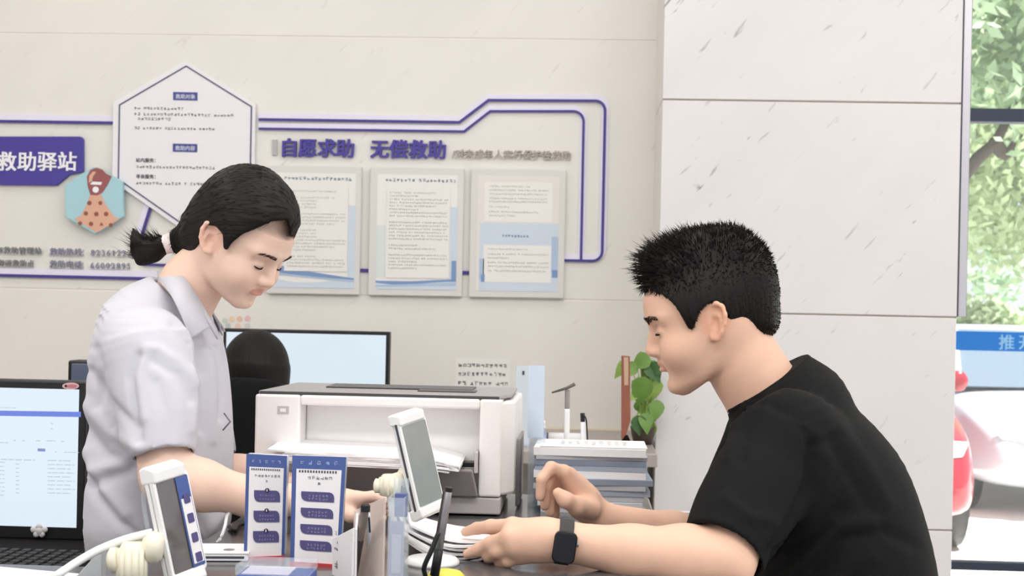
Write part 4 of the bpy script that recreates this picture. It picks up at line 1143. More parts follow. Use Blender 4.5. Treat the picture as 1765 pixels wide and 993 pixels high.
# tall clear sign beside it
g = [PY(x, y, 4.2) for x, y in ((889, 631), (916, 632))]
q = thing('table_sign', 'clear upright sign with pale blue card on the back desk', 'sign', ((g[0].x + g[1].x) / 2, 4.2, BZ))
MB().box(((g[0].x + g[1].x) / 2, 4.2, (g[0].z + BZ) / 2), (g[1].x - g[0].x, .006, g[0].z - BZ)).build('panel', mat('card_ice', (216, 226, 236), .3, noise=.02), q, bevel=.001)
MB().box(((g[0].x + g[1].x) / 2, 4.2, BZ + .004), (g[1].x - g[0].x + .02, .05, .008)).build('foot', M_clear, q)
MB().box(((g[0].x + g[1].x) / 2, 4.196, g[0].z - .02), (.006, .001, .012)).build('printed_mark', M_inkd, q)

# plant on the back desk
pc = PY(1108, 762, 4.35)
pt_ = thing('potted_plant', 'leafy green pothos plant in a pot beside the pillar', 'plant', (pc.x, 4.35, BZ))
MB().lathe((pc.x, 4.35, BZ), [(.028, 0), (.036, .03), (.040, .055), (.037, .056), (.034, .048)], 24).build('pot', mat('pot_dark', (70, 58, 50), .5, noise=.1), pt_, smooth=True)
M_leaf = [mat('leaf_green', (104, 142, 64), .4, noise=.25, nscale=30, sss=.05), mat('leaf_light', (142, 172, 84), .4, noise=.2, nscale=30), mat('leaf_deep', (66, 104, 56), .4, noise=.25, nscale=30)]
def leaf_mesh(mb, base, tip, wid, nrm, droop=.15):
    base = Vector(base); tip = Vector(tip); ax = tip - base; L = ax.length; ax.normalize()
    sd = ax.cross(Vector(nrm)).normalized(); up = sd.cross(ax).normalized()
    prof = [(0, .1), (.08, .62), (.25, .98), (.45, .92), (.65, .66), (.85, .28), (1, .02)]
    vs = []
    for (t, w) in prof:
        c_ = base + ax * L * t - up * droop * L * t * t
        vs += [c_ - sd * wid / 2 * w + up * .12 * wid * w, c_, c_ + sd * wid / 2 * w + up * .12 * wid * w]
    k = len(prof); fs = []
    for i in range(k - 1):
        a = 3 * i; fs += [(a, a + 1, a + 4, a + 3), (a + 1, a + 2, a + 5, a + 4)]
    mb.add(vs, fs)
rl = random.Random(8)
leaves = [((1100, 640), (1066, 628), 26), ((1082, 622), (1060, 652), 22), ((1120, 615), (1088, 634), 30), ((1130, 622), (1108, 668), 36), ((1112, 650), (1098, 700), 38), ((1128, 650), (1120, 698), 34), ((1100, 690), (1112, 716), 24), ((1122, 700), (1098, 712), 20),
          ((1098, 716), (1104, 752), 28), ((1112, 712), (1116, 748), 26), ((1128, 730), (1108, 760), 22), ((1118, 625), (1138, 660), 30), ((1135, 690), (1125, 730), 26), ((1104, 668), (1088, 690), 22), ((1125, 640), (1142, 628), 24)]
for i, (a, b, w) in enumerate(leaves):
    Y = 4.35 + rl.uniform(-.05, .04); A_ = PY(a[0], a[1], Y); B_ = PY(b[0], b[1], Y + rl.uniform(-.03, .01))
    mb = MB(); leaf_mesh(mb, A_, B_, w * S * .95, Vector((rl.uniform(-.5, .5), -1, rl.uniform(.0, .6))))
    q = mb.build('leaf', M_leaf[i % 3 if i > 7 else i % 2], pt_, smooth=True)
    sm = MB().tube(bez([Vector((pc.x + rl.uniform(-.01, .01), 4.35, BZ + .05)), (A_ + Vector((pc.x, 4.36, BZ + .06))) / 2 + Vector((rl.uniform(-.01, .02), 0, .02)), A_], 4), .0014, 5).build('stem', M_leaf[1], pt_, smooth=True)
# brown strip in front of the plant
g = [PY(x, y, 4.22) for x, y in ((1071, 613), (1086, 614), (1087, 725), (1076, 760), (1071, 756))]
q = thing('wooden_marker', 'reddish brown tapered wooden strip standing before the plant', 'marker', (g[4].x + .01, 4.22, BZ))
MB().prism(g, (0, .012, 0)).build('strip', mat('red_wood', (150, 92, 74), .5, noise=.2, nscale=20, stretch=(4, 4, 1)), q, bevel=.002)
MB().prism([PY(x, y, 4.218) for x, y in ((1075, 616), (1083, 616), (1083, 664), (1076, 664))], (0, .003, 0)).build('label_strip', mat('label_tan', (196, 164, 140), .5, noise=.05), q)
MB().lathe((g[4].x + .014, 4.226, BZ), [(.02, 0), (.02, .008), (.006, PY(1076, 756, 4.22).z - BZ + .01)], 16).build('foot', M_deskd, q, smooth=True)

# sheaf of paper passed across the counter
sh = thing('paper_sheaf', 'white sheaf of paper held between the two people over the counter', 'paper', P(770, 930, 2.02))
cn = [P(690, 880, 2.16), P(752, 893, 2.20), P(872, 920, 2.08), P(838, 932, 1.98), P(703, 905, 2.00)]
rk = random.Random(2)
for k in range(6):
    off = Vector((rk.uniform(-.004, .004), rk.uniform(-.004, .004), -.0045 * k))
    n = 8; va = []
    tl_, tr_, br_, bl_ = cn[0], cn[2] + Vector((0, .05, .0)), cn[3], cn[4]
    for i in range(n + 1):
        t = i / n; sag = -.010 * math.sin(math.pi * t) * (1 + .15 * k)
        va += [tl_.lerp(tr_, t) + off + Vector((0, 0, sag)), bl_.lerp(br_, t) + off + Vector((0, 0, sag))]
    vb = [v - Vector((0, 0, .0032)) for v in va]; m_ = len(va); fs = []
    for i in range(n):
        a = 2 * i; fs += [(a, a + 1, a + 3, a + 2), (m_ + a, m_ + a + 2, m_ + a + 3, m_ + a + 1), (a, a + 2, m_ + a + 2, m_ + a), (a + 1, m_ + a + 1, m_ + a + 3, a + 3)]
    fs += [(0, m_, m_ + 1, 1), (2 * n, 2 * n + 1, m_ + 2 * n + 1, m_ + 2 * n)]
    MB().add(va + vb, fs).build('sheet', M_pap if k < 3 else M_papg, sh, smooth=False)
g = PZ(785, 957, DZ)
q = thing('binder_clip', 'small black binder clip under the sheaf of paper', 'clip', g)
MB().prism([g + Vector(v) for v in ((-.008, 0, 0), (.008, 0, 0), (.006, 0, .012), (-.003, 0, .014))], (0, .02, 0)).build('clip_body', M_black, q, bevel=.001)
MB().tube([g + Vector(v) for v in ((.005, .004, .012), (.016, .006, .013), (.016, .014, .013), (.005, .016, .012))], .0009, 6).build('wire_arm', M_grey, q)

# acrylic card holder with cards in front
hd = 1.85
q = thing('card_holder', 'white angled card holder with small printed panel between leaflets and phone clamp', 'card holder', PZ(620, 990, DZ + .0))
zb = DZ
M_frost = mat('frosted_acrylic', (238, 222, 214), .35, alpha=.55, noise=.02)
def vpane(name, pts, m, th, par):
    """upright pane from px points (x, y, d) with its foot on the counter"""
    a, b = pts
    A_, B_ = P(*a), P(*b); A0, B0 = Vector((A_.x, A_.y, zb)), Vector((B_.x, B_.y, zb))
    n_ = (B_ - A_).cross(Vector((0, 0, 1))).normalized()
    return MB().prism([A0, B0, B_, A_], n_ * th).build(name, m, par, bevel=.0008, seg=1)
vpane('back_pane', ((613, 880, 1.87), (666, 857, 1.80)), M_frost, .003, q)
fp = vpane('front_panel', ((577, 928, 1.86), (612, 910, 1.79)), M_lwhite, .003, q)
vpane('side_pane', ((612, 912, 1.79), (614, 884, 1.86)), M_lwhite, .003, q)
mb = MB(); rk = random.Random(5)
A_, B_ = P(577, 928, 1.86), P(612, 910, 1.79); ux = Vector((B_.x - A_.x, B_.y - A_.y, 0)).normalized()
for (t, dz, s_) in ((.012, .055, .007), (.010, .036, .004), (.015, .036, .004), (.020, .036, .004), (.020, .045, .004), (.012, .012, .012)):
    glyph(mb, Vector((A_.x, A_.y, zb + dz)) + ux * t + ux.cross(Vector((0, 0, 1))).normalized() * .0036, ux, Vector((0, 0, 1)), s_, ux.cross(Vector((0, 0, 1))).normalized() * .0004, rk)
t = mb.build('printed_text', M_ink, fp); t['kind'] = 'stuff'
q = pen('pen', 'grey metal pen leaning in the white card holder', PZ(608, 996, DZ), P(630, 873, 1.79), .0058, [(0, .55, mat('pen_dark', (66, 60, 60), .35), 1), (.55, 1, mat('pen_taupe', (150, 138, 130), .35, .3), .98)])
MB().lathe(P(630, 874, 1.79), [(.0062, -.006), (.0062, .002), (.004, .004)], 12).build('push_button', M_black, q)
q = pen('pen', 'slim white pen with black clip in the white card holder', PZ(640, 990, DZ), P(634, 886, 1.80), .0036, [(0, .1, M_black, .9), (.1, 1, M_penw, 1)])
MB().tube([P(636, 892, 1.795), P(637.5, 918, 1.795)], .0014, 6).build('clip', M_black, q)
# clear box with printed card
e, xl, xr, y, zt = clear_box('clear_card_box', 'narrow clear acrylic box with a lilac printed card under the phone clamp', 672, 699, 832, 1.80, .045)
MB().box(((xl + xr) / 2, y + .004, DZ + .045), (.018, .001, .075)).build('lilac_card', mat('card_lilac', (176, 174, 202), .5, noise=.05), e)
MB().box(((xl + xr) / 2, y + .0032, DZ + .040), (.012, .001, .050)).build('card_panel', mat('card_lilac_pale', (206, 204, 222), .5, noise=.03), e)
MB().box(((xl + xr) / 2 + .002, y + .030, DZ + .10), (.016, .012, .03)).build('blue_tag', mat('tag_blue', (96, 106, 160), .4, noise=.3, nscale=60), e)

# pen on a cord with yellow base
g = PZ(768, 998, DZ)
q = thing('corded_pen', 'silver counter pen with black cord on a yellow base', 'pen', g)
MB().lathe(g, [(.026, 0), (.026, .004), (.020, .010), (.008, .013)], 28).build('base', mat('pen_yellow', (226, 214, 84), .4, noise=.03), q, smooth=True)
pb, ptp = PZ(749, 992, DZ + .012), P(774, 842, 1.80)
MB().tube([pb, pb.lerp(ptp, .30)], [.0062, .0058], 12).build('grip', M_black, q, smooth=True)
MB().tube([pb.lerp(ptp, .30), pb.lerp(ptp, .96), ptp], [.0052, .0048, .0042], 12).build('barrel', mat('pen_silver', (196, 192, 196), .25, .6), q, smooth=True)
MB().tube([pb.lerp(ptp, .965), ptp + (ptp - pb) * .012], [.0052, .005], 12).build('cap', M_black, q)
MB().tube([pb.lerp(ptp, .45) + Vector((-.006, -.002, 0)), pb.lerp(ptp, .97) + Vector((-.006, -.002, 0))], .0014, 6).build('clip', mat('pen_dark', (66, 60, 60), .35), q)
MB().tube(bez([P(756, 918, 1.79), P(744, 948, 1.785), P(733, 972, 1.785), P(731, 985, 1.79), PZ(740, 1000, DZ + .006), g + Vector((0, 0, .008))], 5), .0032, 8).build('cord', M_black, q, smooth=True)
# white booklet and pink papers beside the left leaflet stand
R = rotz(8)
g = PZ(380, 962, DZ)
q = thing('booklet', 'white booklet with a grey emblem lying beside the left leaflet stand', 'booklet', g)
MB().box(g + Vector((0, .01, .006)), (.078, .075, .010), R).build('pages', M_pap, q, bevel=.001)
MB().box(g + Vector((0, .01, .0115)), (.080, .077, .001), R).build('cover', M_lwhite, q)
MB().lathe(g + Vector((.012, .0, .012)), [(.008, 0), (.008, .0004), (.004, .0006)], 14).build('emblem', M_ink, q)
MB().box(g + Vector((.0, -.028, .006)), (.079, .001, .003), R).build('spine_line', M_inkd, q)
for i, (dx, dy, a, c_, nm) in enumerate(((.03, .05, 20, (232, 206, 206), 'pink sheet lying behind the white booklet'), (-.04, .03, -14, (196, 196, 194), 'grey sheet lying left of the white booklet'))):
    k = g + Vector((dx, dy - .005, .0008 + .001 * i))
    t = MB().box((0, 0, 0), (.085, .05, .0012), rotz(a)).build('paper_sheet', mat('sheet%d' % i, c_, .6, noise=.06)); t.location = k
    tag(t, nm, 'paper')
# clear topped blue box
g = PZ(468, 1018, DZ)
q = thing('card_box', 'blue card box with clear lid before the leaflet stands', 'box', g)
MB().box(g + Vector((0, .03, .009)), (.092, .062, .018)).build('box_body', mat('box_blue', (70, 96, 176), .4, noise=.08), q, bevel=.002)
MB().box(g + Vector((0, .03, .0245)), (.094, .064, .013)).build('clear_lid', M_clear, q, bevel=.002)
MB().box(g + Vector((-.01, .03, .0188)), (.06, .05, .0015)).build('top_card', mat('card_lilac_pale', (206, 204, 222), .5), q)
# paper at lower left corner and glassy wedge
g = PZ(30, 998, DZ)
t = MB().box((0, 0, 0), (.13, .09, .003), rotz(-14)).build('paper_sheet', M_pap); t.location = g + Vector((0, .0, .0018)); tag(t, 'white sheet at the lower left corner, below the keyboard', 'paper')
g = PZ(150, 1000, DZ)
q = thing('clear_wedge', 'small clear acrylic wedge left of the cream knob', 'holder', g)
MB().prism([g + Vector(v) for v in ((-.018, 0, 0), (.018, 0, 0), (.018, 0, .036), (.010, 0, .032))], (0, .02, 0)).build('wedge', mat('wedge_acrylic', (206, 210, 214), .15, alpha=.7), q, bevel=.001)
# black cable behind
q = MB().tube(bez([PZ(395, 908, DZ + .004), PZ(404, 915, DZ + .004), PZ(412, 906, DZ + .004), PZ(430, 902, DZ + .004), PZ(470, 900, DZ + .004)], 5), .003, 8).build('cable', M_black, smooth=True)
tag(center_origin(q), 'thin black cable on the counter behind the left leaflet stand', 'cable')

q = MB().tube(bez([PZ(352, 953, DZ + .003), P(366, 944, 2.085), P(380, 928, 2.088), P(388, 906, 2.095), P(392, 888, 2.11), P(404, 880, 2.13), P(418, 890, 2.15), PZ(432, 908, DZ + .003)], 6), .0026, 8).build('cable', M_white, smooth=True)
tag(center_origin(q), 'white cable loop beside the woman on the counter edge', 'cable')
# ------------------------------------------------------------------ outside
GZ = -0.25
o = MB().box((4, 24.0, GZ - .05), (60, 34, .1)).build('ground', mat('pavement', (236, 234, 228), .8, noise=.04, nscale=2)); tag(o, 'bright pale pavement outside the glass entrance', kind='structure')
def car(name, label, x, y, col, length=4.4, width=1.82, h=1.48, seed=0, zs=1.0):
    """front of the car looks towards -Y"""
    e = thing(name, label, 'car', (x, y + length / 2, GZ))
    mp = mat('paint_' + name + str(seed), col, .25, .1, coat=.6, noise=.02)
    gl = mat('car_glass', (96, 112, 128), .08, spec=.8)
    hw = width / 2
    # stations along the length: (t, half width, bottom, shoulder height)
    st = [(0, .72, .34, .52), (.015, .86, .24, .68), (.06, .95, .20, .78), (.14, .99, .19, .88), (.27, 1, .19, .97), (.5, 1, .19, .98), (.75, 1, .19, .98), (.93, .97, .22, .98), (.985, .9, .30, .92), (1, .8, .4, .8)]
    vs = []; n = 10
    for (t, w, b, s_) in st:
        prof = [(-w * .88, b), (-w, b + .12), (-w * 1.0, (b + s_) / 2), (-w * .97, s_ - .08), (-w * .86, s_), (w * .86, s_ + .0), (w * .97, s_ - .08), (w, (b + s_) / 2), (w, b + .12), (w * .88, b)]
        mid = s_ + .035
        for (px_, z) in prof: vs.append((x + px_ * hw, y + t * length, GZ + z))
    fs = [(i * n + j, (i + 1) * n + j, (i + 1) * n + (j + 1) % n, i * n + (j + 1) % n) for i in range(len(st) - 1) for j in range(n)]
    fs += [tuple(range(n)), tuple(range(len(st) * n - 1, (len(st) - 1) * n - 1, -1))]
    b = MB().add(vs, fs).build('body', mp, e, smooth=True)
    sd = b.modifiers.new('sub', 'SUBSURF'); sd.levels = 1; sd.render_levels = 2
    # cabin
    def frame_pts(yy, w, z): return [(x - w * hw, y + yy * length, GZ + z), (x + w * hw, y + yy * length, GZ + z)]
    A0 = frame_pts(.25, .86, .97); A1 = frame_pts(.43, .68, h - .04); B1 = frame_pts(.50, .69, h); C1 = frame_pts(.76, .66, h - .03); D0 = frame_pts(.95, .8, .98)
    rb = MB().add(A1 + B1 + C1, [(0, 1, 3, 2), (2, 3, 5, 4)]); rb.build('roof', mp, e, smooth=True).modifiers.new('s', 'SOLIDIFY').thickness = .05
    MB().prism([A0[0], A0[1], A1[1], A1[0]], (0, .02, -.01)).build('windshield', gl, e)
    MB().prism([D0[0], D0[1], C1[1], C1[0]], (0, -.02, -.01)).build('rear_window', gl, e)
    for k in (0, 1): MB().prism([A0[k], A1[k], C1[k], D0[k]], ((-.015 if k else .015), 0, 0)).build('side_window', gl, e)
    for k in (0, 1): MB().tube([A0[k], A1[k]], .03, 8).build('pillar_post', mp, e, smooth=True)
    hl = mat('headlight', (240, 244, 250), .12, spec=.8)
    for s_ in (-1, 1):
        MB().prism([(x + s_ * hw * a, y + yy, GZ + z) for a, yy, z in ((.54, .030, .60), (.80, .10, .62), (.86, .16, .70), (.74, .09, .71), (.54, .045, .67))], (0, -.02, .0)).build('headlight', hl, e, bevel=.01)
        mh = MB(); mh.lathe((x + s_ * (hw + .10), y + .29 * length, GZ + 1.0), [(.02, -.04), (.06, -.035), (.07, 0), (.055, .04), (.02, .05)], 14, (0, 1, 0)); mh.tube([(x + s_ * hw * .86, y + .29 * length, GZ + .97), (x + s_ * (hw + .06), y + .29 * length, GZ + .98)], .025, 8); mh.build('side_mirror', mp, e, smooth=True)
        for yy in (.19, .80):
            wl = MB().tube([(x + s_ * hw * .80, y + yy * length, GZ + .32), (x + s_ * hw * .99, y + yy * length, GZ + .32)], .32, 24).build('tyre', M_black, e, smooth=True)
            MB().tube([(x + s_ * hw * .985, y + yy * length, GZ + .32), (x + s_ * hw * 1.0, y + yy * length, GZ + .32)], .2, 18).build('wheel_rim', M_grey, wl)
    MB().box((x, y - .002, GZ + .36), (width * .62, .06, .16)).build('lower_grille', M_prd, e, bevel=.02)
    MB().box((x, y - .012, GZ + .56), (width * .5, .05, .07)).build('upper_grille', M_prd, e, bevel=.015)
    MB().box((x, y - .045, GZ + .46), (.44, .012, .12)).build('number_plate', M_white, e, bevel=.004)
    for o_ in [q for q in bpy.data.objects if q.parent == e]:
        for w_ in [o_] + [q for q in bpy.data.objects if q.parent == o_]:
            for v in w_.data.vertices: v.co.z = GZ + (v.co.z - GZ) * zs
    return e
rx = PY(1690, 780, 8.9).x
car('parked_car', 'red parked car half hidden behind the pillar outside', rx - .84, 8.8, (158, 16, 44), seed=1, zs=1.1)
sx = PY(1699, 780, 10.9).x
car('parked_car', 'silver white parked car outside the entrance, right of the red car', sx + .84, 10.8, (206, 212, 222), seed=2)
# kerb wall far behind
# trees
M_bark = mat('bark', (66, 56, 50), .8, noise=.3, nscale=12, bump=.4, bscale=20)
def tree_leaf_mat(name, c):
    m = mat(name, c, .5, noise=.3, nscale=2.0)
    b = m.node_tree.nodes['Principled BSDF']
    b.inputs['Subsurface Weight'].default_value = 0
    return m
LM = [tree_leaf_mat('foliage_a', (186, 212, 176)), tree_leaf_mat('foliage_b', (206, 224, 184)), tree_leaf_mat('foliage_c', (170, 200, 168))]
def tree(label, x, y, h, crown_r, crown_z, n, mi, branches, seed):
    rg = np.random.default_rng(seed)
    e = thing('tree', label, 'tree', (x, y, GZ), 'trees outside the glass entrance')
    MB().tube(bez([(x, y, GZ), (x + .1, y, GZ + h * .3), (x - .05, y, GZ + h * .65)], 5), [.22 - .012 * i for i in range(11)], 12).build('trunk', M_bark, e, smooth=True)
    for br in branches:
        pts = bez(br, 4); MB().tube(pts, [.10 - .07 * i / (len(pts) - 1) for i in range(len(pts))], 8).build('branch', M_bark, e, smooth=True)
    # clumps of leaves
    nc = 46
    cl = rg.normal(size=(nc, 3)); cl /= np.linalg.norm(cl, axis=1)[:, None]; cl *= (rg.random(nc) ** .4)[:, None]
    cl = cl * np.array([crown_r, crown_r * .8, crown_r * .85]) + np.array([x, y, GZ + crown_z])
    which = rg.integers(0, nc, n)
    p = cl[which] + rg.normal(size=(n, 3)) * crown_r * .13
    d = rg.normal(size=(n, 3)); d /= np.linalg.norm(d, axis=1)[:, None]
    s_ = np.cross(d, rg.normal(size=(n, 3))); s_ /= np.linalg.norm(s_, axis=1)[:, None]
    L = (.07 + .07 * rg.random(n))[:, None]
    V = np.concatenate([p - d * L, p + s_ * L * .45, p + d * L, p - s_ * L * .45]); i = np.arange(n)
    me = np_mesh('foliage', V, np.stack([i, n + i, 2 * n + i, 3 * n + i], 1))
    q = link('foliage', me, LM[mi], e); q['kind'] = 'stuff'
tb = PY(1668, 292, 16.2); tb2 = PY(1715, 245, 16.2); tb3 = PY(1740, 195, 16.2); tb4 = PY(1760, 150, 16.2)
tx = PY(1590, 500, 16.2).x
tree('nearest tree outside with a dark slanting branch behind the glass', tx, 16.2, 7.5, 2.4, 5.4, 15000, 0,
     [[(tx, 16.2, 2.2), tb, tb2, tb3, tb4], [tb2, PY(1733, 268, 16.2), PY(1748, 245, 16.2)], [(tx - .1, 16.2, 2.6), (tx - .8, 16.3, 3.8), (tx - 1.1, 16.2, 5.0)]], 5)
tree('pale green tree outside, right of the slanting branch', PY(1830, 300, 19.5).x, 19.5, 8, 3.0, 4.8, 16000, 1, [], 6)
tree('large tree outside, farthest behind the parked cars', PY(1600, 300, 24).x, 24.0, 9, 4.2, 4.6, 18000, 2, [], 7)
def shrub(label, x, y, rx_, rz_, n, mi, seed):
    rg = np.random.default_rng(seed)
    e = thing('shrub', label, 'shrub', (x, y, GZ), 'shrubs beyond the parked cars')
    for k in range(4): MB().tube([(x + .1 * k - .15, y, GZ), (x + .3 * k - .45, y, GZ + rz_)], [.03, .012], 6).build('stem', M_bark, e)
    p = rg.normal(size=(n, 3)); p /= np.linalg.norm(p, axis=1)[:, None]; p *= (rg.random(n) ** .35)[:, None]
    p = p * np.array([rx_, .6, rz_]) + np.array([x, y, GZ + rz_])
    d = rg.normal(size=(n, 3)); d /= np.linalg.norm(d, axis=1)[:, None]
    s_ = np.cross(d, rg.normal(size=(n, 3))); s_ /= np.linalg.norm(s_, axis=1)[:, None]
    L = .07; V = np.concatenate([p - d * L, p + s_ * L * .5, p + d * L, p - s_ * L * .5]); i = np.arange(n)
    q = link('foliage', np_mesh('foliage', V, np.stack([i, n + i, 2 * n + i, 3 * n + i], 1)), LM[mi], e); q['kind'] = 'stuff'
shrub('rounded pale shrub beyond the silver car', PY(1672, 480, 17.5).x, 17.5, 1.0, .9, 6000, 1, 8)
shrub('rounded green shrub beyond the cars, right of the pale one', PY(1850, 480, 17.8).x, 17.8, 1.0, .95, 6000, 0, 9)
# ------------------------------------------------------------------ people
def skin_mat(name, c, lip, rough=.5):
    m = bpy.data.materials.new(name); m.use_nodes = True
    nt = m.node_tree; b = nt.nodes['Principled BSDF']; N = nt.nodes.new; L = nt.links.new
    b.inputs['Roughness'].default_value = rough; b.inputs['Specular IOR Level'].default_value = .35
    b.inputs['Subsurface Weight'].default_value = .12; b.inputs['Subsurface Radius'].default_value = (.010, .004, .002)
    b.inputs['Subsurface Scale'].default_value = 1.0
    at = N('ShaderNodeVertexColor'); at.layer_name = 'Col'
    sp_ = N('ShaderNodeSeparateColor'); L(at.outputs['Color'], sp_.inputs[0])
    tc = N('ShaderNodeTexCoord'); n = N('ShaderNodeTexNoise'); n.inputs['Scale'].default_value = 40; n.inputs['Detail'].default_value = 4
    L(tc.outputs['Object'], n.inputs['Vector'])
    cc = lin(c)
    m0 = N('ShaderNodeMix'); m0.data_type = 'RGBA'; m0.inputs[6].default_value = tuple(v * .94 for v in cc[:3]) + (1,); m0.inputs[7].default_value = tuple(min(1, v * 1.05) for v in cc[:3]) + (1,)
    L(n.outputs['Fac'], m0.inputs[0])
    m1 = N('ShaderNodeMix'); m1.data_type = 'RGBA'; m1.inputs[7].default_value = lin(lip); L(sp_.outputs[0], m1.inputs[0]); L(m0.outputs[2], m1.inputs[6])
    m2 = N('ShaderNodeMix'); m2.data_type = 'RGBA'; m2.inputs[7].default_value = tuple(a * b2 for a, b2 in zip(cc[:3], (1.0, .80, .74))) + (1,); L(sp_.outputs[1], m2.inputs[0]); L(m1.outputs[2], m2.inputs[6])
    m3 = N('ShaderNodeMix'); m3.data_type = 'RGBA'; m3.inputs[7].default_value = lin((64, 50, 44)); L(sp_.outputs[2], m3.inputs[0]); L(m2.outputs[2], m3.inputs[6])
    L(m3.outputs[2], b.inputs['Base Color'])
    return m
def hair_mat(name, c, scale=90):
    m = bpy.data.materials.new(name); m.use_nodes = True
    nt = m.node_tree; b = nt.nodes['Principled BSDF']; N = nt.nodes.new; L = nt.links.new
    b.inputs['Roughness'].default_value = .5; b.inputs['Specular IOR Level'].default_value = .22
    at = N('ShaderNodeVertexColor'); at.layer_name = 'Flow'
    mp = N('ShaderNodeMapping'); mp.inputs['Scale'].default_value = (scale, 2.5, 2.5); L(at.outputs['Color'], mp.inputs['Vector'])
    n = N('ShaderNodeTexNoise'); n.inputs['Scale'].default_value = 1; n.inputs['Detail'].default_value = 5; L(mp.outputs['Vector'], n.inputs['Vector'])
    bp = N('ShaderNodeBump'); bp.inputs['Strength'].default_value = .8; bp.inputs['Distance'].default_value = .004
    L(n.outputs['Fac'], bp.inputs['Height']); L(bp.outputs['Normal'], b.inputs['Normal'])
    cc = lin(c); mx = N('ShaderNodeMix'); mx.data_type = 'RGBA'; mx.inputs[6].default_value = tuple(v * .5 for v in cc[:3]) + (1,); mx.inputs[7].default_value = tuple(v * 1.6 for v in cc[:3]) + (1,)
    L(n.outputs['Fac'], mx.inputs[0]); L(mx.outputs[2], b.inputs['Base Color'])
    return m
def cloth_mat(name, c, rough=.8, bump=.25, bscale=14, fine=900):
    m = mat(name, c, rough, noise=.03, nscale=30, bump=bump, bscale=bscale, spec=.2)
    m.node_tree.nodes['Principled BSDF'].inputs['Sheen Weight'].default_value = .0 if c[0] < 60 else .1
    return m

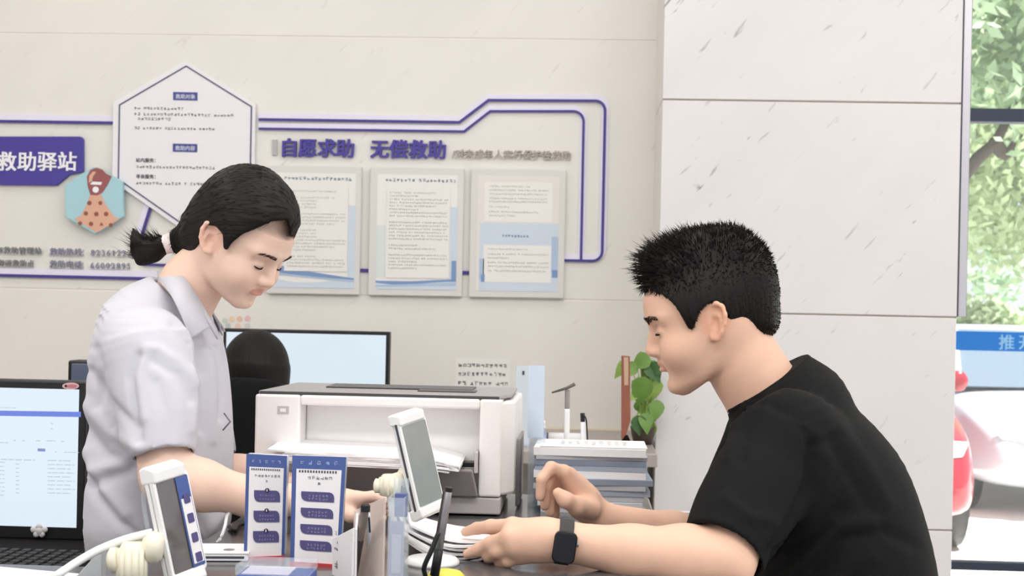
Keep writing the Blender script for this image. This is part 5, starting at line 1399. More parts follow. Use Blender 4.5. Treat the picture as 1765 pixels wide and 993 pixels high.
class Head:
    # z, front (without nose), back, widest x, half width
    T = np.array([[.062, .094, -.095, .0, .070], [.045, .097, -.098, .0, .074], [.03, .0975, -.098, .01, .0745], [.018, .091, -.096, .015, .0725], [.005, .0855, -.092, .018, .0715],
                  [-.010, .0855, -.080, .02, .0705], [-.022, .087, -.068, .02, .069], [-.034, .088, -.058, .02, .066], [-.045, .0885, -.048, .02, .0625], [-.055, .088, -.038, .02, .0595],
                  [-.068, .084, -.022, .022, .0555], [-.080, .083, -.004, .026, .050], [-.090, .0835, .015, .034, .043], [-.098, .081, .030, .045, .034], [-.104, .075, .043, .052, .024], [-.108, .066, .052, .058, .010]])[::-1]
    def __init__(s, ear_px, d_near, face_x, yaw, pitch, scale, near_sign, roll=0.0, jaw=1.0):
        s.jaw = jaw
        y, p = math.radians(yaw), math.radians(pitch)
        fh = Vector((face_x * math.cos(y), -math.sin(y), 0))          # yaw > 0 turns the face to the camera
        F = fh * math.cos(p) - Vector((0, 0, 1)) * math.sin(p)
        U = fh * math.sin(p) + Vector((0, 0, 1)) * math.cos(p)
        Lf = U.cross(F).normalized()
        if roll:
            q = Matrix.Rotation(math.radians(roll), 3, F); U = q @ U; Lf = q @ Lf
        s.R = np.array([[F.x, Lf.x, U.x], [F.y, Lf.y, U.y], [F.z, Lf.z, U.z]]); s.s = scale
        e = np.array([0, near_sign * .073, 0])
        s.O = np.array(P(ear_px[0], ear_px[1], d_near)) - s.R @ e * scale
        s.near = near_sign
    def w(s, x, y, z): return s.O + s.R @ np.array([x, y, z if z > 0 else z * s.jaw]) * s.s
    def loc(s, pos):
        q = (pos - s.O) @ s.R / s.s
        q[:, 2] = np.where(q[:, 2] < 0, q[:, 2] / s.jaw, q[:, 2]); return q
    def sdf_face(s, X, Y, Z):
        x, y, z = X - s.O[0], Y - s.O[1], Z - s.O[2]
        R = s.R
        lx = (R[0, 0] * x + R[1, 0] * y + R[2, 0] * z) / s.s; ly = (R[0, 1] * x + R[1, 1] * y + R[2, 1] * z) / s.s; lz = (R[0, 2] * x + R[1, 2] * y + R[2, 2] * z) / s.s
        lz = np.where(lz < 0, lz / s.jaw, lz)
        T = s.T; f = lambda c: np.interp(lz, T[:, 0], T[:, c])
        xf, xb, xw, w = f(1), f(2), f(3), f(4)
        e = np.where(lx > xw, (lx - xw) / (xf - xw), (xw - lx) / (xw - xb))
        p = 2.35
        r = (np.abs(e) ** p + (np.abs(ly) / w) ** p) ** (1 / p)
        d = (r - 1) * w * .8
        d = np.maximum(d, np.maximum(lz - T[-1, 0], T[0, 0] - lz))
        return d * s.s
    def build(s, fld, back=1.0, lips=1.0, nose=1.0, cheek=1.0):
        S_ = s.s; lo = s.O - .2; hi = s.O + .2; w = s.w; R = s.R
        fld.op(s.sdf_face, lo, hi, .004)
        def el(c, r, k, mode='u', Rl=None):
            Rm = R if Rl is None else R @ np.array(Rl)
            fld.ell(w(*c), np.array(r) * S_, Rm, k, mode)
        def co(a, b, ra, rb, k, mode='u'): fld.cone(w(*a), w(*b), ra * S_, rb * S_, k, mode)
        el((-.002, 0, .043), (.096 * back if back < 1 else .096, .0755, .084), .02)
        # brows, cheeks, chin
        for y in (-1, 1):
            co((.090, y * .014, .026), (.076, y * .050, .027), .0065, .006, .014)
            el((.058, y * .040, -.031), (.026, .022, .022), .028)
            # socket, closed lid
            el((.0945, y * .031, .010), (.012, .0165, .0085), .012, 's')
            el((.0775, y * .0315, .0045), (.0125, .0150, .0105), .005)
        el((.071, 0, -.093), (.0145, .017, .012), .016)
        # nose
        co((.086, 0, .019), (.0955, 0, -.006), .0075, .0078, .014)
        co((.0955, 0, -.006), (.1015 + .002 * nose, 0, -.0245), .0078, .0098, .008)
        co((.1015, 0, -.0265), (.091, 0, -.0375), .0080, .0060, .006)
        for y in (-1, 1):
            el((.0945, y * .0125, -.0290), (.0105, .0072, .0080), .006)
            el((.0985, y * .0068, -.0362), (.0052, .0034, .0030), .003, 's')
        # lips
        for y in (-1, 0, 1):
            el((.0925 - .006 * abs(y), y * .0105, -.0490 - .0012 * abs(y)), (.0062, .0125, .0050 * lips), .004)
        el((.0905, 0, -.0605), (.0070, .0170, .0055 * lips), .005)
        co((.0995, -.017, -.0552), (.0995, .017, -.0552), .0032, .0032, .003, 's')
        el((.0905, 0, -.0725), (.006, .018, .004), .008, 's')
        # ears
        for y in (-1, 1):
            o_ = y * .0705
            Rl = Matrix.Rotation(math.radians(-20 * y), 3, 'Z') @ Matrix.Rotation(math.radians(-10), 3, 'Y')
            Rl = np.array(Rl)
            ep = lambda x, yy, z: tuple(np.array([-.006, o_, .002]) + Rl @ np.array([x, y * yy, z]))
            el(ep(-.004, .004, .002), (.0165, .0050, .0285), .004, 'u', Rl)
            hel = [(.008, .005, .006), (.013, .008, .017), (.008, .010, .028), (-.004, .011, .0325), (-.015, .012, .027), (-.0195, .012, .013), (-.018, .011, -.002), (-.012, .010, -.016), (-.004, .008, -.026), (.004, .006, -.026), (.007, .004, -.016)]
            rr_ = [.0034, .0040, .0042, .0042, .0042, .0040, .0038, .0040, .0052, .0050, .003]
            for i in range(len(hel) - 1): co(ep(*hel[i]), ep(*hel[i + 1]), rr_[i], rr_[i + 1], .0025)
            el(ep(-.001, .0125, -.001), (.0095, .0095, .0135), .002, 's', Rl)
            el(ep(-.006, .0135, .018), (.0078, .0070, .0088), .002, 's', Rl)
            co(ep(.008, .006, .002), ep(.009, .005, -.007), .0038, .003, .003)
            co(ep(-.009, .008, .010), ep(-.011, .008, -.010), .0030, .0028, .003)
    def colours(s, pos, blush=.35):
        q = s.loc(pos); x, y, z = q[:, 0], q[:, 1], q[:, 2]
        c = np.zeros((len(pos), 3))
        head = (x > .06) & (np.abs(z) < .12) & (np.abs(y) < .08)
        wl = np.clip(1 - (np.abs(y) / .0225) ** 2, 0, 1)
        lip = head & (z > -.0552 - .0115 * np.sqrt(wl)) & (z < -.0552 + .0105 * np.sqrt(wl)) & (x > .078) & (np.abs(y) < .0225)
        c[:, 0] = lip * .6
        nearhead = (np.abs(x) < .13) & (np.abs(y) < .11) & (np.abs(z) < .13)
        ear = nearhead & (np.abs(y) > .071) & (x < .02) & (x > -.04) & (np.abs(z) < .04)
        ch = np.exp(-(((x - .068) / .03) ** 2 + ((np.abs(y) - .045) / .025) ** 2 + ((z + .025) / .022) ** 2))
        c[:, 1] = np.clip(ear * .55 + ch * blush * nearhead + np.exp(-(((x - .105) / .012) ** 2 + (y / .014) ** 2 + ((z + .028) / .014) ** 2)) * .35, 0, 1)
        return c
    def brows(s, parent, m, pos, nrm, thick=1.0, dense=110, seed=1):
        """short hairs rooted on the brow ridge of the body surface"""
        rg = np.random.default_rng(seed); q = s.loc(pos.copy()); y = np.abs(q[:, 1]); t = (y - .012) / .040
        zc = .0235 + .0055 * np.sin(np.clip(t, 0, 1) * 2.3); hw_ = (.0042 - .0022 * np.clip(t, 0, 1)) * thick
        ok = np.nonzero((t > 0) & (t < 1) & (np.abs(q[:, 2] - zc) < hw_) & (q[:, 0] > .055))[0]
        idx = rg.choice(ok, dense * 2); n = len(idx); tt = t[idx]; sg = np.sign(q[idx, 1])
        d = np.stack([-.35 * tt, sg, .55 - .95 * tt], 1) @ s.R.T; d += nrm[idx] * .25 + rg.normal(size=(n, 3)) * .12; d /= np.linalg.norm(d, axis=1)[:, None]
        strands('eyebrows', pos[idx], d, (.0055 + .0035 * rg.random(n)) * s.s, .00045 * thick, np.zeros((n, 3)), m, parent)
    def lashes(s, parent, m, open_=0.0, out=0.0):
        for y in (-1, 1):
            pts = []
            for i in range(9):
                t = -1 + 2 * i / 8
                yy = .0315 + .0135 * t; zz = .0005 - .0030 * (1 - t * t) * (1 - open_) - .0005 * t; xx = .0772 + .0128 * math.sqrt(max(0, 1 - (t * .86) ** 2)) * 1.02 + out * (.5 + .5 * t)
                pts.append(Vector(s.w(xx, y * yy, zz)))
            MB().tube(pts, [r_ * (1 + .5 * open_) for r_ in (.0004, .0008, .0011, .0012, .0012, .0012, .0012, .0011, .0006)], 6).build('eyelashes', m, parent, smooth=True)

def flow_attr(me, pos, centre, axis):
    ax = V3(axis); ax /= np.linalg.norm(ax); q = pos - V3(centre)
    u = np.cross(ax, [0.2, 0.9, 0.3]); u /= np.linalg.norm(u); v = np.cross(ax, u)
    ang = np.arctan2(q @ v, q @ u) / math.pi * .5 + .5
    ln = q @ ax * 3 + .5
    colattr(me, 'Flow', np.stack([ang, ln, np.linalg.norm(q, axis=1) * 2], 1))
def finger(f, pts, r0, r1, k=.004):
    n = len(pts); f.chain(pts, [r0 + (r1 - r0) * i / (n - 1) for i in range(n)], k)

M_hairw = hair_mat('hair_dark_brown', (17, 13, 12)); M_hairm = hair_mat('hair_black', (18, 15, 14)); M_hair2 = hair_mat('hair_far', (18, 15, 14))
M_strand = mat('hair_strand', (16, 13, 12), .55, spec=.2)
def clip_px(f, poly, scale):
    ii = np.nonzero(f.a < .02)
    G = np.stack([f.ax[k][ii[k]] for k in range(3)], 1); gx, gy, gd = pix_np(G)
    f.a[ii] = np.maximum(f.a[ii], (poly_sd(gx, gy, poly) / scale).astype(np.float32))
M_brow = mat('brow_hair', (46, 34, 30), .6, spec=.2)
# =========================== the woman
SKW = skin_mat('skin_woman', (234, 200, 182), (200, 112, 104))
M_shirt = cloth_mat('shirt_cloth', (200, 199, 208), .75, .30, 11)
wm = thing('person', 'woman in a pale grey short-sleeved shirt with a ponytail, leaning over the counter', 'person', (P(262, 940, 2.30).x, P(262, 940, 2.30).y, 0))
hw = Head((367, 416), 2.205, 1, 20, 31.5, .865, -1, jaw=.90)
def W_(px, py, d): return np.array(P(px, py, d))
lo = np.min([W_(120, 960, 2.55), W_(120, 960, 2.0)], axis=0); hi = np.max([W_(690, 260, 2.0), W_(690, 260, 2.6)], axis=0)
f = Field((lo[0], 2.0, lo[2]), (hi[0], 2.54, hi[2]), .0022)
hw.build(f, back=.9, lips=.9, nose=.6)
# neck, chest core
f.chain([hw.w(-.022, 0, -.030), W_(330, 490, 2.285), W_(300, 560, 2.30)], [.047, .047, .054], .02)
f.loft([(P(262, 935, 2.31), Vector((.085, 0, 0)), Vector((0, .13, 0))), (P(266, 800, 2.31), Vector((.095, 0, 0)), Vector((0, .135, 0))), (P(272, 660, 2.31), Vector((.09, 0, 0)), Vector((0, .15, 0))), (P(282, 575, 2.31), Vector((.06, 0, 0)), Vector((0, .12, 0)))], .02)
# near arm
wr = W_(566, 866, 2.185)
f.chain([W_(252, 605, 2.165), W_(270, 720, 2.135), W_(288, 822, 2.105)], [.050, .043, .038], .02)
f.chain([W_(288, 822, 2.105), W_(345, 836, 2.115), W_(440, 858, 2.14), wr], [.037, .0365, .0285, .0225], .02)
# far arm
f.chain([W_(310, 610, 2.46), W_(345, 805, 2.44)], [.046, .038], .02)
wl_ = W_(575, 862, 2.29)
f.chain([W_(345, 805, 2.44), W_(420, 822, 2.40), wl_], [.037, .034, .0225], .02)
# near hand (palm down, fingers forward)
f.chain([wr, W_(594, 866, 2.185)], [.021, .021], .01)
for (kx, ky, kd, mx_, my_, md, tx_, ty_, td) in ((614, 858, 2.175, 642, 855, 2.178, 668, 863, 2.18), (617, 865, 2.19, 648, 864, 2.195, 674, 873, 2.20), (614, 871, 2.205, 643, 873, 2.21, 664, 882, 2.215), (609, 877, 2.215, 634, 881, 2.22, 652, 888, 2.225)):
    K = W_(kx, ky, kd); f.cone(wr, K, .016, .0115, .01); finger(f, [K, W_(mx_, my_, md), W_(tx_, ty_, td)], .0092, .0068)
finger(f, [W_(584, 874, 2.17), W_(603, 888, 2.165), W_(626, 896, 2.17)], .0125, .0078, .008)
# far hand
f.chain([wl_, W_(604, 866, 2.285)], [.021, .020], .01)
for (kx, ky, kd, tx_, ty_, td) in ((622, 860, 2.30, 674, 868, 2.29), (624, 866, 2.285, 682, 878, 2.27), (622, 873, 2.27, 676, 887, 2.26), (616, 879, 2.26, 660, 893, 2.25)):
    K = W_(kx, ky, kd); f.cone(wl_, K, .015, .0110, .01); finger(f, [K, (K + W_(tx_, ty_, td)) / 2 + np.array([0, 0, .004]), W_(tx_, ty_, td)], .0090, .0066)
finger(f, [W_(594, 872, 2.25), W_(616, 884, 2.235), W_(640, 890, 2.235)], .012, .0076, .008)
pos, F_ = f.mesh(2); me = np_mesh('body', pos, F_); colattr(me, 'Col', hw.colours(pos, .35)); link('body', me, SKW, wm, True)
hw.brows(wm, M_brow, pos, normals_of(me), .8, 130); hw.lashes(wm, M_strand)
# shirt
f = Field((P(110, 960, 2.1).x, 1.98, P(300, 975, 2.3).z - .01), (P(430, 450, 2.3).x + .02, 2.66, P(300, 440, 2.3).z), .0035)
def sec(px0, px1, py, lat, d=2.31, tilt=0):
    c = P((px0 + px1) / 2, py, d); r = (px1 - px0) / 2 * d / FPX
    return (c, Vector((r, 0, tilt * r)), Vector((0, lat, 0)))
f.loft([sec(141, 380, 946, .150), sec(136, 392, 900, .166), sec(138, 396, 850, .168), sec(142, 397, 770, .165), sec(147, 393, 690, .170), sec(160, 384, 620, .178), sec(184, 374, 566, .160), sec(214, 366, 532, .118), sec(256, 352, 500, .075)], .01)
f.ell(W_(252, 600, 2.165), (.068, .060, .062), None, .03); f.ell(W_(300, 600, 2.46), (.06, .055, .06), None, .03)
ax1 = Vector((1, .0, .12)); 
def sl(px, py, d, ra, rb): return (P(px, py, d), Vector((ra, 0, .010)), Vector((0, rb, 0)))
f.loft([sl(252, 596, 2.16, .058, .052), sl(262, 650, 2.145, .0655, .056), sl(274, 720, 2.125, .0600, .054), sl(282, 786, 2.105, .0465, .049)], .018)
f.loft([sl(305, 600, 2.46, .055, .05), sl(335, 700, 2.45, .058, .052), sl(362, 792, 2.43, .046, .048)], .018)
f.cone(P(279, 760, 2.115), P(287, 830, 2.095), .041, .048, .004, 's'); f.cone(P(355, 765, 2.435), P(372, 830, 2.42), .040, .048, .004, 's')
# neck opening
f.cone(W_(318, 515, 2.29), W_(352, 440, 2.28), .052, .075, .006, 's')
pos, F_ = f.mesh(2)
pos = creases(pos, F_, [
    ([(240, 612), (226, 650), (232, 700), (240, 760)], -.007, 7), ([(252, 600), (238, 640), (246, 720)], .004, 10),
    ([(155, 640), (185, 690), (232, 735)], -.006, 9), ([(150, 700), (190, 745), (236, 770)], .006, 12), ([(146, 735), (185, 785), (228, 800)], -.006, 10),
    ([(140, 800), (165, 850), (205, 900), (240, 925)], -.007, 9), ([(148, 780), (175, 838), (215, 885)], .006, 12),
    ([(160, 835), (220, 815), (262, 800)], -.006, 10), ([(160, 812), (215, 796)], .005, 11),
    ([(345, 600), (352, 660), (345, 740)], -.006, 8), ([(330, 640), (342, 690), (335, 740)], .004, 10), ([(270, 600), (310, 625), (335, 660)], .004, 9), ([(262, 622), (305, 648), (328, 690)], -.003, 8),
    ([(300, 560), (335, 600), (352, 640)], -.004, 9), ([(374, 600), (382, 660), (380, 720)], -.004, 6), ([(362, 610), (368, 680), (366, 760)], .003, 8),
    ([(325, 905), (352, 930), (380, 890)], .005, 10), ([(300, 880), (335, 925)], -.004, 9), ([(270, 660), (290, 720), (286, 770)], -.003, 12), ([(165, 600), (176, 640), (170, 700)], -.004, 8)], 2.36)
me = np_mesh('shirt', pos, F_); link('shirt', me, M_shirt, wm, True)
# collar
def surf(name, rows, m, parent, n=6, th=.0022):
    g = [bez(r, n) for r in rows]; k = len(g[0]); vs = [v for r in g for v in r]
    fs = [(i * k + j, i * k + j + 1, (i + 1) * k + j + 1, (i + 1) * k + j) for i in range(len(g) - 1) for j in range(k - 1)]
    me = bpy.data.meshes.new(name); me.from_pydata([tuple(v) for v in vs], [], fs)
    o_ = link(name, me, m, parent, True); md = o_.modifiers.new('s', 'SOLIDIFY'); md.thickness = th; md.offset = 0
    return o_
inn = [P(369, 561, 2.235), P(347, 523, 2.215), P(322, 484, 2.225), P(300, 459, 2.285), P(322, 478, 2.355), P(352, 515, 2.37), P(378, 556, 2.335)]
mid = [P(352, 570, 2.205), P(330, 533, 2.193), P(306, 496, 2.205), P(283, 468, 2.285), P(318, 490, 2.375), P(352, 530, 2.39), P(384, 563, 2.355)]
out = [P(328, 586, 2.178), P(313, 545, 2.170), P(294, 508, 2.188), P(272, 482, 2.285), P(312, 505, 2.40), P(352, 548, 2.41), P(388, 572, 2.37)]
surf('collar', [inn, mid, out], M_shirt, wm)
band = [p + Vector((.006, 0, -.022)) for p in inn]
surf('collar_band', [inn, band], M_shirt, wm)
# front placket, button and pocket pen
pk = [P(374, 578, 2.215), P(378, 640, 2.20), P(376, 700, 2.195)]
MB().tube([P(386, 712, 2.20), P(397, 727, 2.20), P(384, 742, 2.195)], [.0012, .0016, .0012], 8).build('pocket_pen_clip', M_grey, wm, smooth=True)
# hair
f = Field(hw.O - .19, hw.O + .17, .0025)
def el_h(h, f, c, r, k=.02, Rl=None): f.ell(h.w(*(np.array(c) / h.s)), r, h.R if Rl is None else h.R @ np.array(Rl), k)
el_h(hw, f, (-.001, 0, .046), (.0915, .0790, .0880))
el_h(hw, f, (-.044, 0, .000), (.052, .060, .064), .03)
el_h(hw, f, (.044, -.020, .070), (.040, .046, .038), .02); el_h(hw, f, (.040, .022, .070), (.038, .044, .036), .02)
el_h(hw, f, (.020, -.052, .028), (.042, .022, .040), .02); el_h(hw, f, (.020, .052, .028), (.042, .022, .040), .02)
f.chain([W_(340, 405, 2.295), W_(318, 414, 2.30), W_(300, 419, 2.30)], [.040, .022, .0125], .02)
# far side lock framing the forehead
f.chain([W_(466, 322, 2.31), W_(488, 350, 2.33), W_(499, 376, 2.34), W_(498, 402, 2.345)], [.015, .011, .008, .003], .010)
keep = [(500, 408), (497, 378), (470, 381), (442, 393), (415, 405), (400, 418), (391, 432), (385, 428), (384, 404), (372, 390), (356, 388), (349, 398), (346, 418), (335, 432), (312, 452), (300, 450), (285, 445), (285, 240), (420, 262), (452, 280), (482, 304), (506, 332), (516, 358), (518, 384), (508, 408)]
clip_px(f, keep, 1060)
pos, F_ = f.mesh(2); me = np_mesh('hair', pos, F_)
pb_ = W_(302, 418, 2.28); flow_attr(me, pos, pb_, hw.w(.10, 0, .06) - pb_)
hr = link('hair', me, M_hairw, wm, True)
# loose fine hairs
nrm_ = normals_of(me); rg = np.random.default_rng(3); lq = hw.loc(pos.copy()); ok_ = np.nonzero((lq[:, 2] > .035) | (lq[:, 0] < -.045))[0]; idx = rg.choice(ok_, 1500)
d_ = pb_ - pos[idx]; n_ = nrm_[idx]; d_ -= n_ * np.sum(d_ * n_, 1)[:, None]; d_ /= np.linalg.norm(d_, axis=1)[:, None] + 1e-9
strands('fine_hairs', pos[idx] + n_ * .0004, d_, .012 + .018 * rg.random(1500), .0004, -n_ * .35 + rg.normal(size=(1500, 3)) * .05, M_strand, hr)
# ponytail with hair tie
f = Field(W_(300, 470, 2.20) - np.array([.10, .06, .03]), W_(300, 370, 2.36) + np.array([.02, .04, .02]), .002)
f.chain([W_(306, 420, 2.30), W_(286, 421, 2.30), W_(262, 432, 2.30), W_(244, 430, 2.30), W_(232, 412, 2.30), W_(229, 396, 2.30)], [.014, .012, .0165, .016, .010, .003], .012)
f.chain([W_(262, 434, 2.30), W_(246, 446, 2.295), W_(240, 452, 2.29)], [.014, .009, .003], .012)
pos, F_ = f.mesh(2); me = np_mesh('ponytail', pos, F_); flow_attr(me, pos, W_(300, 424, 2.28), W_(230, 424, 2.28) - W_(300, 424, 2.28)); link('ponytail', me, M_hairw, hr, True)
rg = np.random.default_rng(4); n = 700
t = rg.random(n); bx = 290 - 45 * t; an = rg.random(n) * 6.28; rr_ = .010 + .004 * t
b0 = np.array([W_(x, 423 + 10 * tt, 2.30) for x, tt in zip(bx, t)]) + np.stack([np.zeros(n), np.cos(an) * rr_, np.sin(an) * rr_], 1)
dd = np.tile([-1.0, 0, 0], (n, 1)) + rg.normal(size=(n, 3)) * .12 + np.stack([np.zeros(n), np.cos(an), np.sin(an)], 1) * .12; dd /= np.linalg.norm(dd, axis=1)[:, None]
strands('ponytail_ends', b0, dd, .018 + .022 * rg.random(n), .0006, np.tile([.1, 0, .75], (n, 1)) + rg.normal(size=(n, 3)) * .25, M_strand, hr)
tie = MB()
for k in range(4):
    c_ = W_(303 - 5.0 * k, 417 + 1.2 * k, 2.30); R_ = .0145 - .0006 * k
    tie.tube([Vector(c_) + Vector((.003 * math.sin(2 * a), R_ * math.cos(a), R_ * math.sin(a))) for a in [2 * math.pi * i / 20 for i in range(21)]], .0042, 8)
tie.build('hair_tie', mat('tie_white', (236, 222, 220), .6, noise=.1, nscale=200), hr, smooth=True)
# trousers and shoes
M_trou = cloth_mat('trousers_black', (26, 26, 30), .8, .2, 20)
wx, wy = P(262, 940, 2.31).x, P(262, 940, 2.31).y; wz = P(262, 940, 2.31).z
f = Field((wx - .17, wy - .20, .04), (wx + .17, wy + .20, wz + .03), .007)
f.loft([((wx, wy, wz + .01), Vector((.100, 0, 0)), Vector((0, .140, 0))), ((wx - .01, wy, wz - .10), Vector((.110, 0, 0)), Vector((0, .165, 0))), ((wx - .01, wy, wz - .20), Vector((.105, 0, 0)), Vector((0, .165, 0)))], .02)
for s_ in (-1, 1): f.chain([(wx - .01, wy + s_ * .08, wz - .18), (wx, wy + s_ * .09, .50), (wx - .02, wy + s_ * .10, .10)], [.088, .068, .055], .03)
pos, F_ = f.mesh(2); link('trousers', np_mesh('trousers', pos, F_), M_trou, wm, True)
for s_ in (-1, 1):
    f = Field((wx - .12, wy + s_ * .10 - .07, -.02), (wx + .20, wy + s_ * .10 + .07, .12), .006)
    f.chain([(wx - .04, wy + s_ * .10, .045), (wx + .06, wy + s_ * .10, .04), (wx + .13, wy + s_ * .10, .032)], [.044, .040, .030], .02)
    f.a = np.maximum(f.a, (0.001 - f.ax[2])[None, None, :].astype(np.float32))
    pos, F_ = f.mesh(1); link('shoe', np_mesh('shoe', pos, F_), M_black, wm, True)
# =========================== the man
SKM = skin_mat('skin_man', (228, 186, 162), (204, 140, 122))
M_tee = cloth_mat('tee_black', (20, 20, 21), .85, .18, 16)
mn = thing('person', 'man in a black t-shirt with a dark smartwatch, leaning on the counter', 'person', (P(1480, 1200, 2.2).x, P(1480, 1200, 2.2).y, 0))
hm = Head((1228, 559), 2.13, -1, 0, 13, .935, 1, jaw=1.0)
f = Field((P(780, 930, 2.1).x, 1.84, P(1200, 1060, 2.0).z), (P(1560, 800, 2.2).x, 2.46, P(1220, 395, 2.2).z), .0027)
hm.build(f, nose=1.0, lips=.9)
f.chain([hm.w(-.030, 0, -.025), W_(1288, 636, 2.2), W_(1322, 690, 2.2)], [.058, .056, .066], .02)
f.loft([(P(1445, 985, 2.2), Vector((.105, 0, .028)), Vector((0, .15, 0))), (P(1415, 860, 2.2), Vector((.110, 0, .035)), Vector((0, .165, 0))), (P(1383, 782, 2.2), Vector((.09, 0, .034)), Vector((0, .165, 0))), (P(1352, 718, 2.2), Vector((.06, 0, .025)), Vector((0, .11, 0)))], .02)
# near arm with the watch
wn = W_(968, 933, 1.93)
f.chain([W_(1345, 768, 2.055), W_(1287, 880, 1.985), W_(1244, 966, 1.935)], [.046, .044, .043], .02)
f.chain([W_(1244, 966, 1.935), W_(1180, 961, 1.93), W_(1090, 952, 1.93), wn], [.043, .0425, .035, .0265], .02)
# near hand: back to the camera, index and middle pointing
f.cone(wn, W_(925, 930, 1.935), .0265, .027, .015)
IK, MK, RK, LK = W_(884, 908, 1.945), W_(880, 926, 1.925), W_(886, 944, 1.925), W_(898, 957, 1.935)
for K, r_ in ((IK, .0145), (MK, .0145), (RK, .0140), (LK, .0130)): f.cone(W_(938, 931, 1.935), K, .024, r_, .014)
finger(f, [IK, W_(846, 908, 1.975), W_(822, 911, 1.995), W_(802, 917, 2.01)], .0120, .0072)
finger(f, [MK, W_(845, 938, 1.945), W_(824, 948, 1.96), W_(806, 955, 1.97)], .0120, .0074)
finger(f, [RK, W_(858, 950, 1.935), W_(843, 958, 1.955), W_(842, 966, 1.975)], .0115, .0078)
finger(f, [LK, W_(876, 966, 1.935), W_(864, 972, 1.955), W_(866, 976, 1.975)], .0105, .0074)
finger(f, [W_(925, 915, 1.965), W_(892, 922, 1.995), W_(862, 930, 2.01), W_(842, 934, 2.02)], .015, .0085, .01)
# far arm and half-closed hand
wf = W_(1035, 893, 2.27)
f.chain([W_(1330, 770, 2.35), W_(1290, 850, 2.345), W_(1248, 940, 2.33)], [.044, .042, .041], .02)
f.chain([W_(1248, 945, 2.33), W_(1160, 922, 2.31), wf], [.040, .036, .0250], .02)
f.chain([wf, W_(1008, 868, 2.262), W_(990, 845, 2.258)], [.0255, .026, .024], .012)
for (pts) in ([(972, 814, 2.225), (950, 806, 2.212), (934, 826, 2.205), (931, 856, 2.21)], [(980, 818, 2.245), (956, 812, 2.235), (940, 838, 2.225), (939, 872, 2.232)], [(986, 826, 2.265), (962, 824, 2.258), (947, 852, 2.25), (948, 884, 2.255)], [(992, 838, 2.285), (972, 838, 2.28), (956, 862, 2.275), (957, 888, 2.28)]):
    q = [W_(*p) for p in pts]; f.cone(W_(1004, 862, 2.26), q[0], .022, .0125, .012); finger(f, q, .0108, .0080)
finger(f, [W_(1018, 878, 2.235), W_(994, 872, 2.205), W_(975, 862, 2.19), W_(962, 850, 2.188)], .0165, .0090, .01)
pos, F_ = f.mesh(2); me = np_mesh('body', pos, F_); colattr(me, 'Col', hm.colours(pos, .18)); link('body', me, SKM, mn, True)
hm.brows(mn, M_brow, pos, normals_of(me), 1.3, 220, 5); hm.lashes(mn, M_strand, .9, .0022)
# smartwatch
wt = thing('smartwatch', 'black smartwatch on the man\'s near wrist', 'watch', P(966, 933, 1.93))
axw = (Vector(W_(1090, 952, 1.93)) - Vector(wn)).normalized()
cwv = Vector(W_(972, 933.5, 1.93)); uw = axw.cross(Vector((0, -1, 0))).normalized(); nw = uw.cross(axw).normalized()
if nw.y > 0: nw = -nw
if uw.z < 0: uw = -uw
mb = MB(); vs = []; nseg = 40
for i in range(nseg):
    a = 2 * math.pi * i / nseg; rad = .0290
    for (dx, dr) in ((-.010, 0), (-.010, .0028), (.010, .0028), (.010, 0)):
        vs.append(cwv + axw * dx + (uw * math.cos(a) + nw * math.sin(a)) * (rad + dr))
fs = [(i * 4 + j, i * 4 + (j + 1) % 4, ((i + 1) % nseg) * 4 + (j + 1) % 4, ((i + 1) % nseg) * 4 + j) for i in range(nseg) for j in range(4)]
mb.add(vs, fs).build('strap', mat('watch_strap', (52, 50, 50), .6, noise=.06), wt, smooth=False)
cc = cwv + nw * .0335 - uw * .002; Rw = Matrix((axw, nw, uw)).transposed()
mb = MB(); rrbox(mb, cc, Rw, .0315, .0095, .043, .008); mb.build('case', mat('watch_case', (24, 24, 28), .3, .3), wt, bevel=.0018, seg=3)
mb = MB(); rrbox(mb, cc + nw * .0050, Rw, .0280, .0012, .039, .0065); mb.build('display', mat('watch_glass', (12, 14, 22), .08, spec=.8), wt, bevel=.0004)
mb = MB().tube([cc + axw * .0158 + uw * .006, cc + axw * .0185 + uw * .006], .0030, 12).build('crown', M_grey, wt)
# t-shirt
f = Field((P(1165, 900, 2.0).x - .02, 1.83, P(1300, 1240, 2.1).z), (P(1640, 900, 2.2).x + .03, 2.48, P(1340, 606, 2.2).z), .0038)
def ms(px, py, r, lat, nx, nz): return (P(px, py, 2.2), Vector((nx, 0, nz)).normalized() * r, Vector((0, lat, 0)))
f.loft([ms(1500, 1215, .128, .160, 1, .03), ms(1474, 1080, .134, .170, .98, .18), ms(1450, 970, .140, .182, .967, .25), ms(1417, 862, .1375, .195, .94, .33), ms(1387, 785, .118, .195, .93, .36), ms(1361, 722, .088, .165, .92, .38), ms(1342, 682, .062, .100, .92, .40), ms(1330, 656, .045, .062, .92, .4)], .01)
f.ell(W_(1352, 765, 2.055), (.078, .066, .082), None, .035); f.ell(W_(1335, 745, 2.36), (.07, .06, .075), None, .035)
def ml(px, py, d, ra, rb): return (P(px, py, d), Vector((.87, .0, -.46)).normalized() * ra, Vector((-.12, 1, -.2)).normalized() * rb)
f.loft([ml(1348, 765, 2.05, .066, .058), ml(1312, 832, 2.015, .0735, .062), ml(1275, 895, 1.975, .0700, .060), ml(1246, 949, 1.942, .0605, .056)], .02)
f.loft([ml(1315, 750, 2.36, .06, .055), ml(1280, 830, 2.35, .06, .055), ml(1248, 905, 2.335, .055, .052)], .02)
f.cone(P(1257, 930, 1.955), P(1229, 985, 1.925), .052, .062, .004, 's'); f.cone(P(1258, 890, 2.34), P(1235, 950, 2.33), .046, .056, .004, 's')
f.cone(W_(1352, 702, 2.2), W_(1305, 636, 2.2), .090, .068, .03)
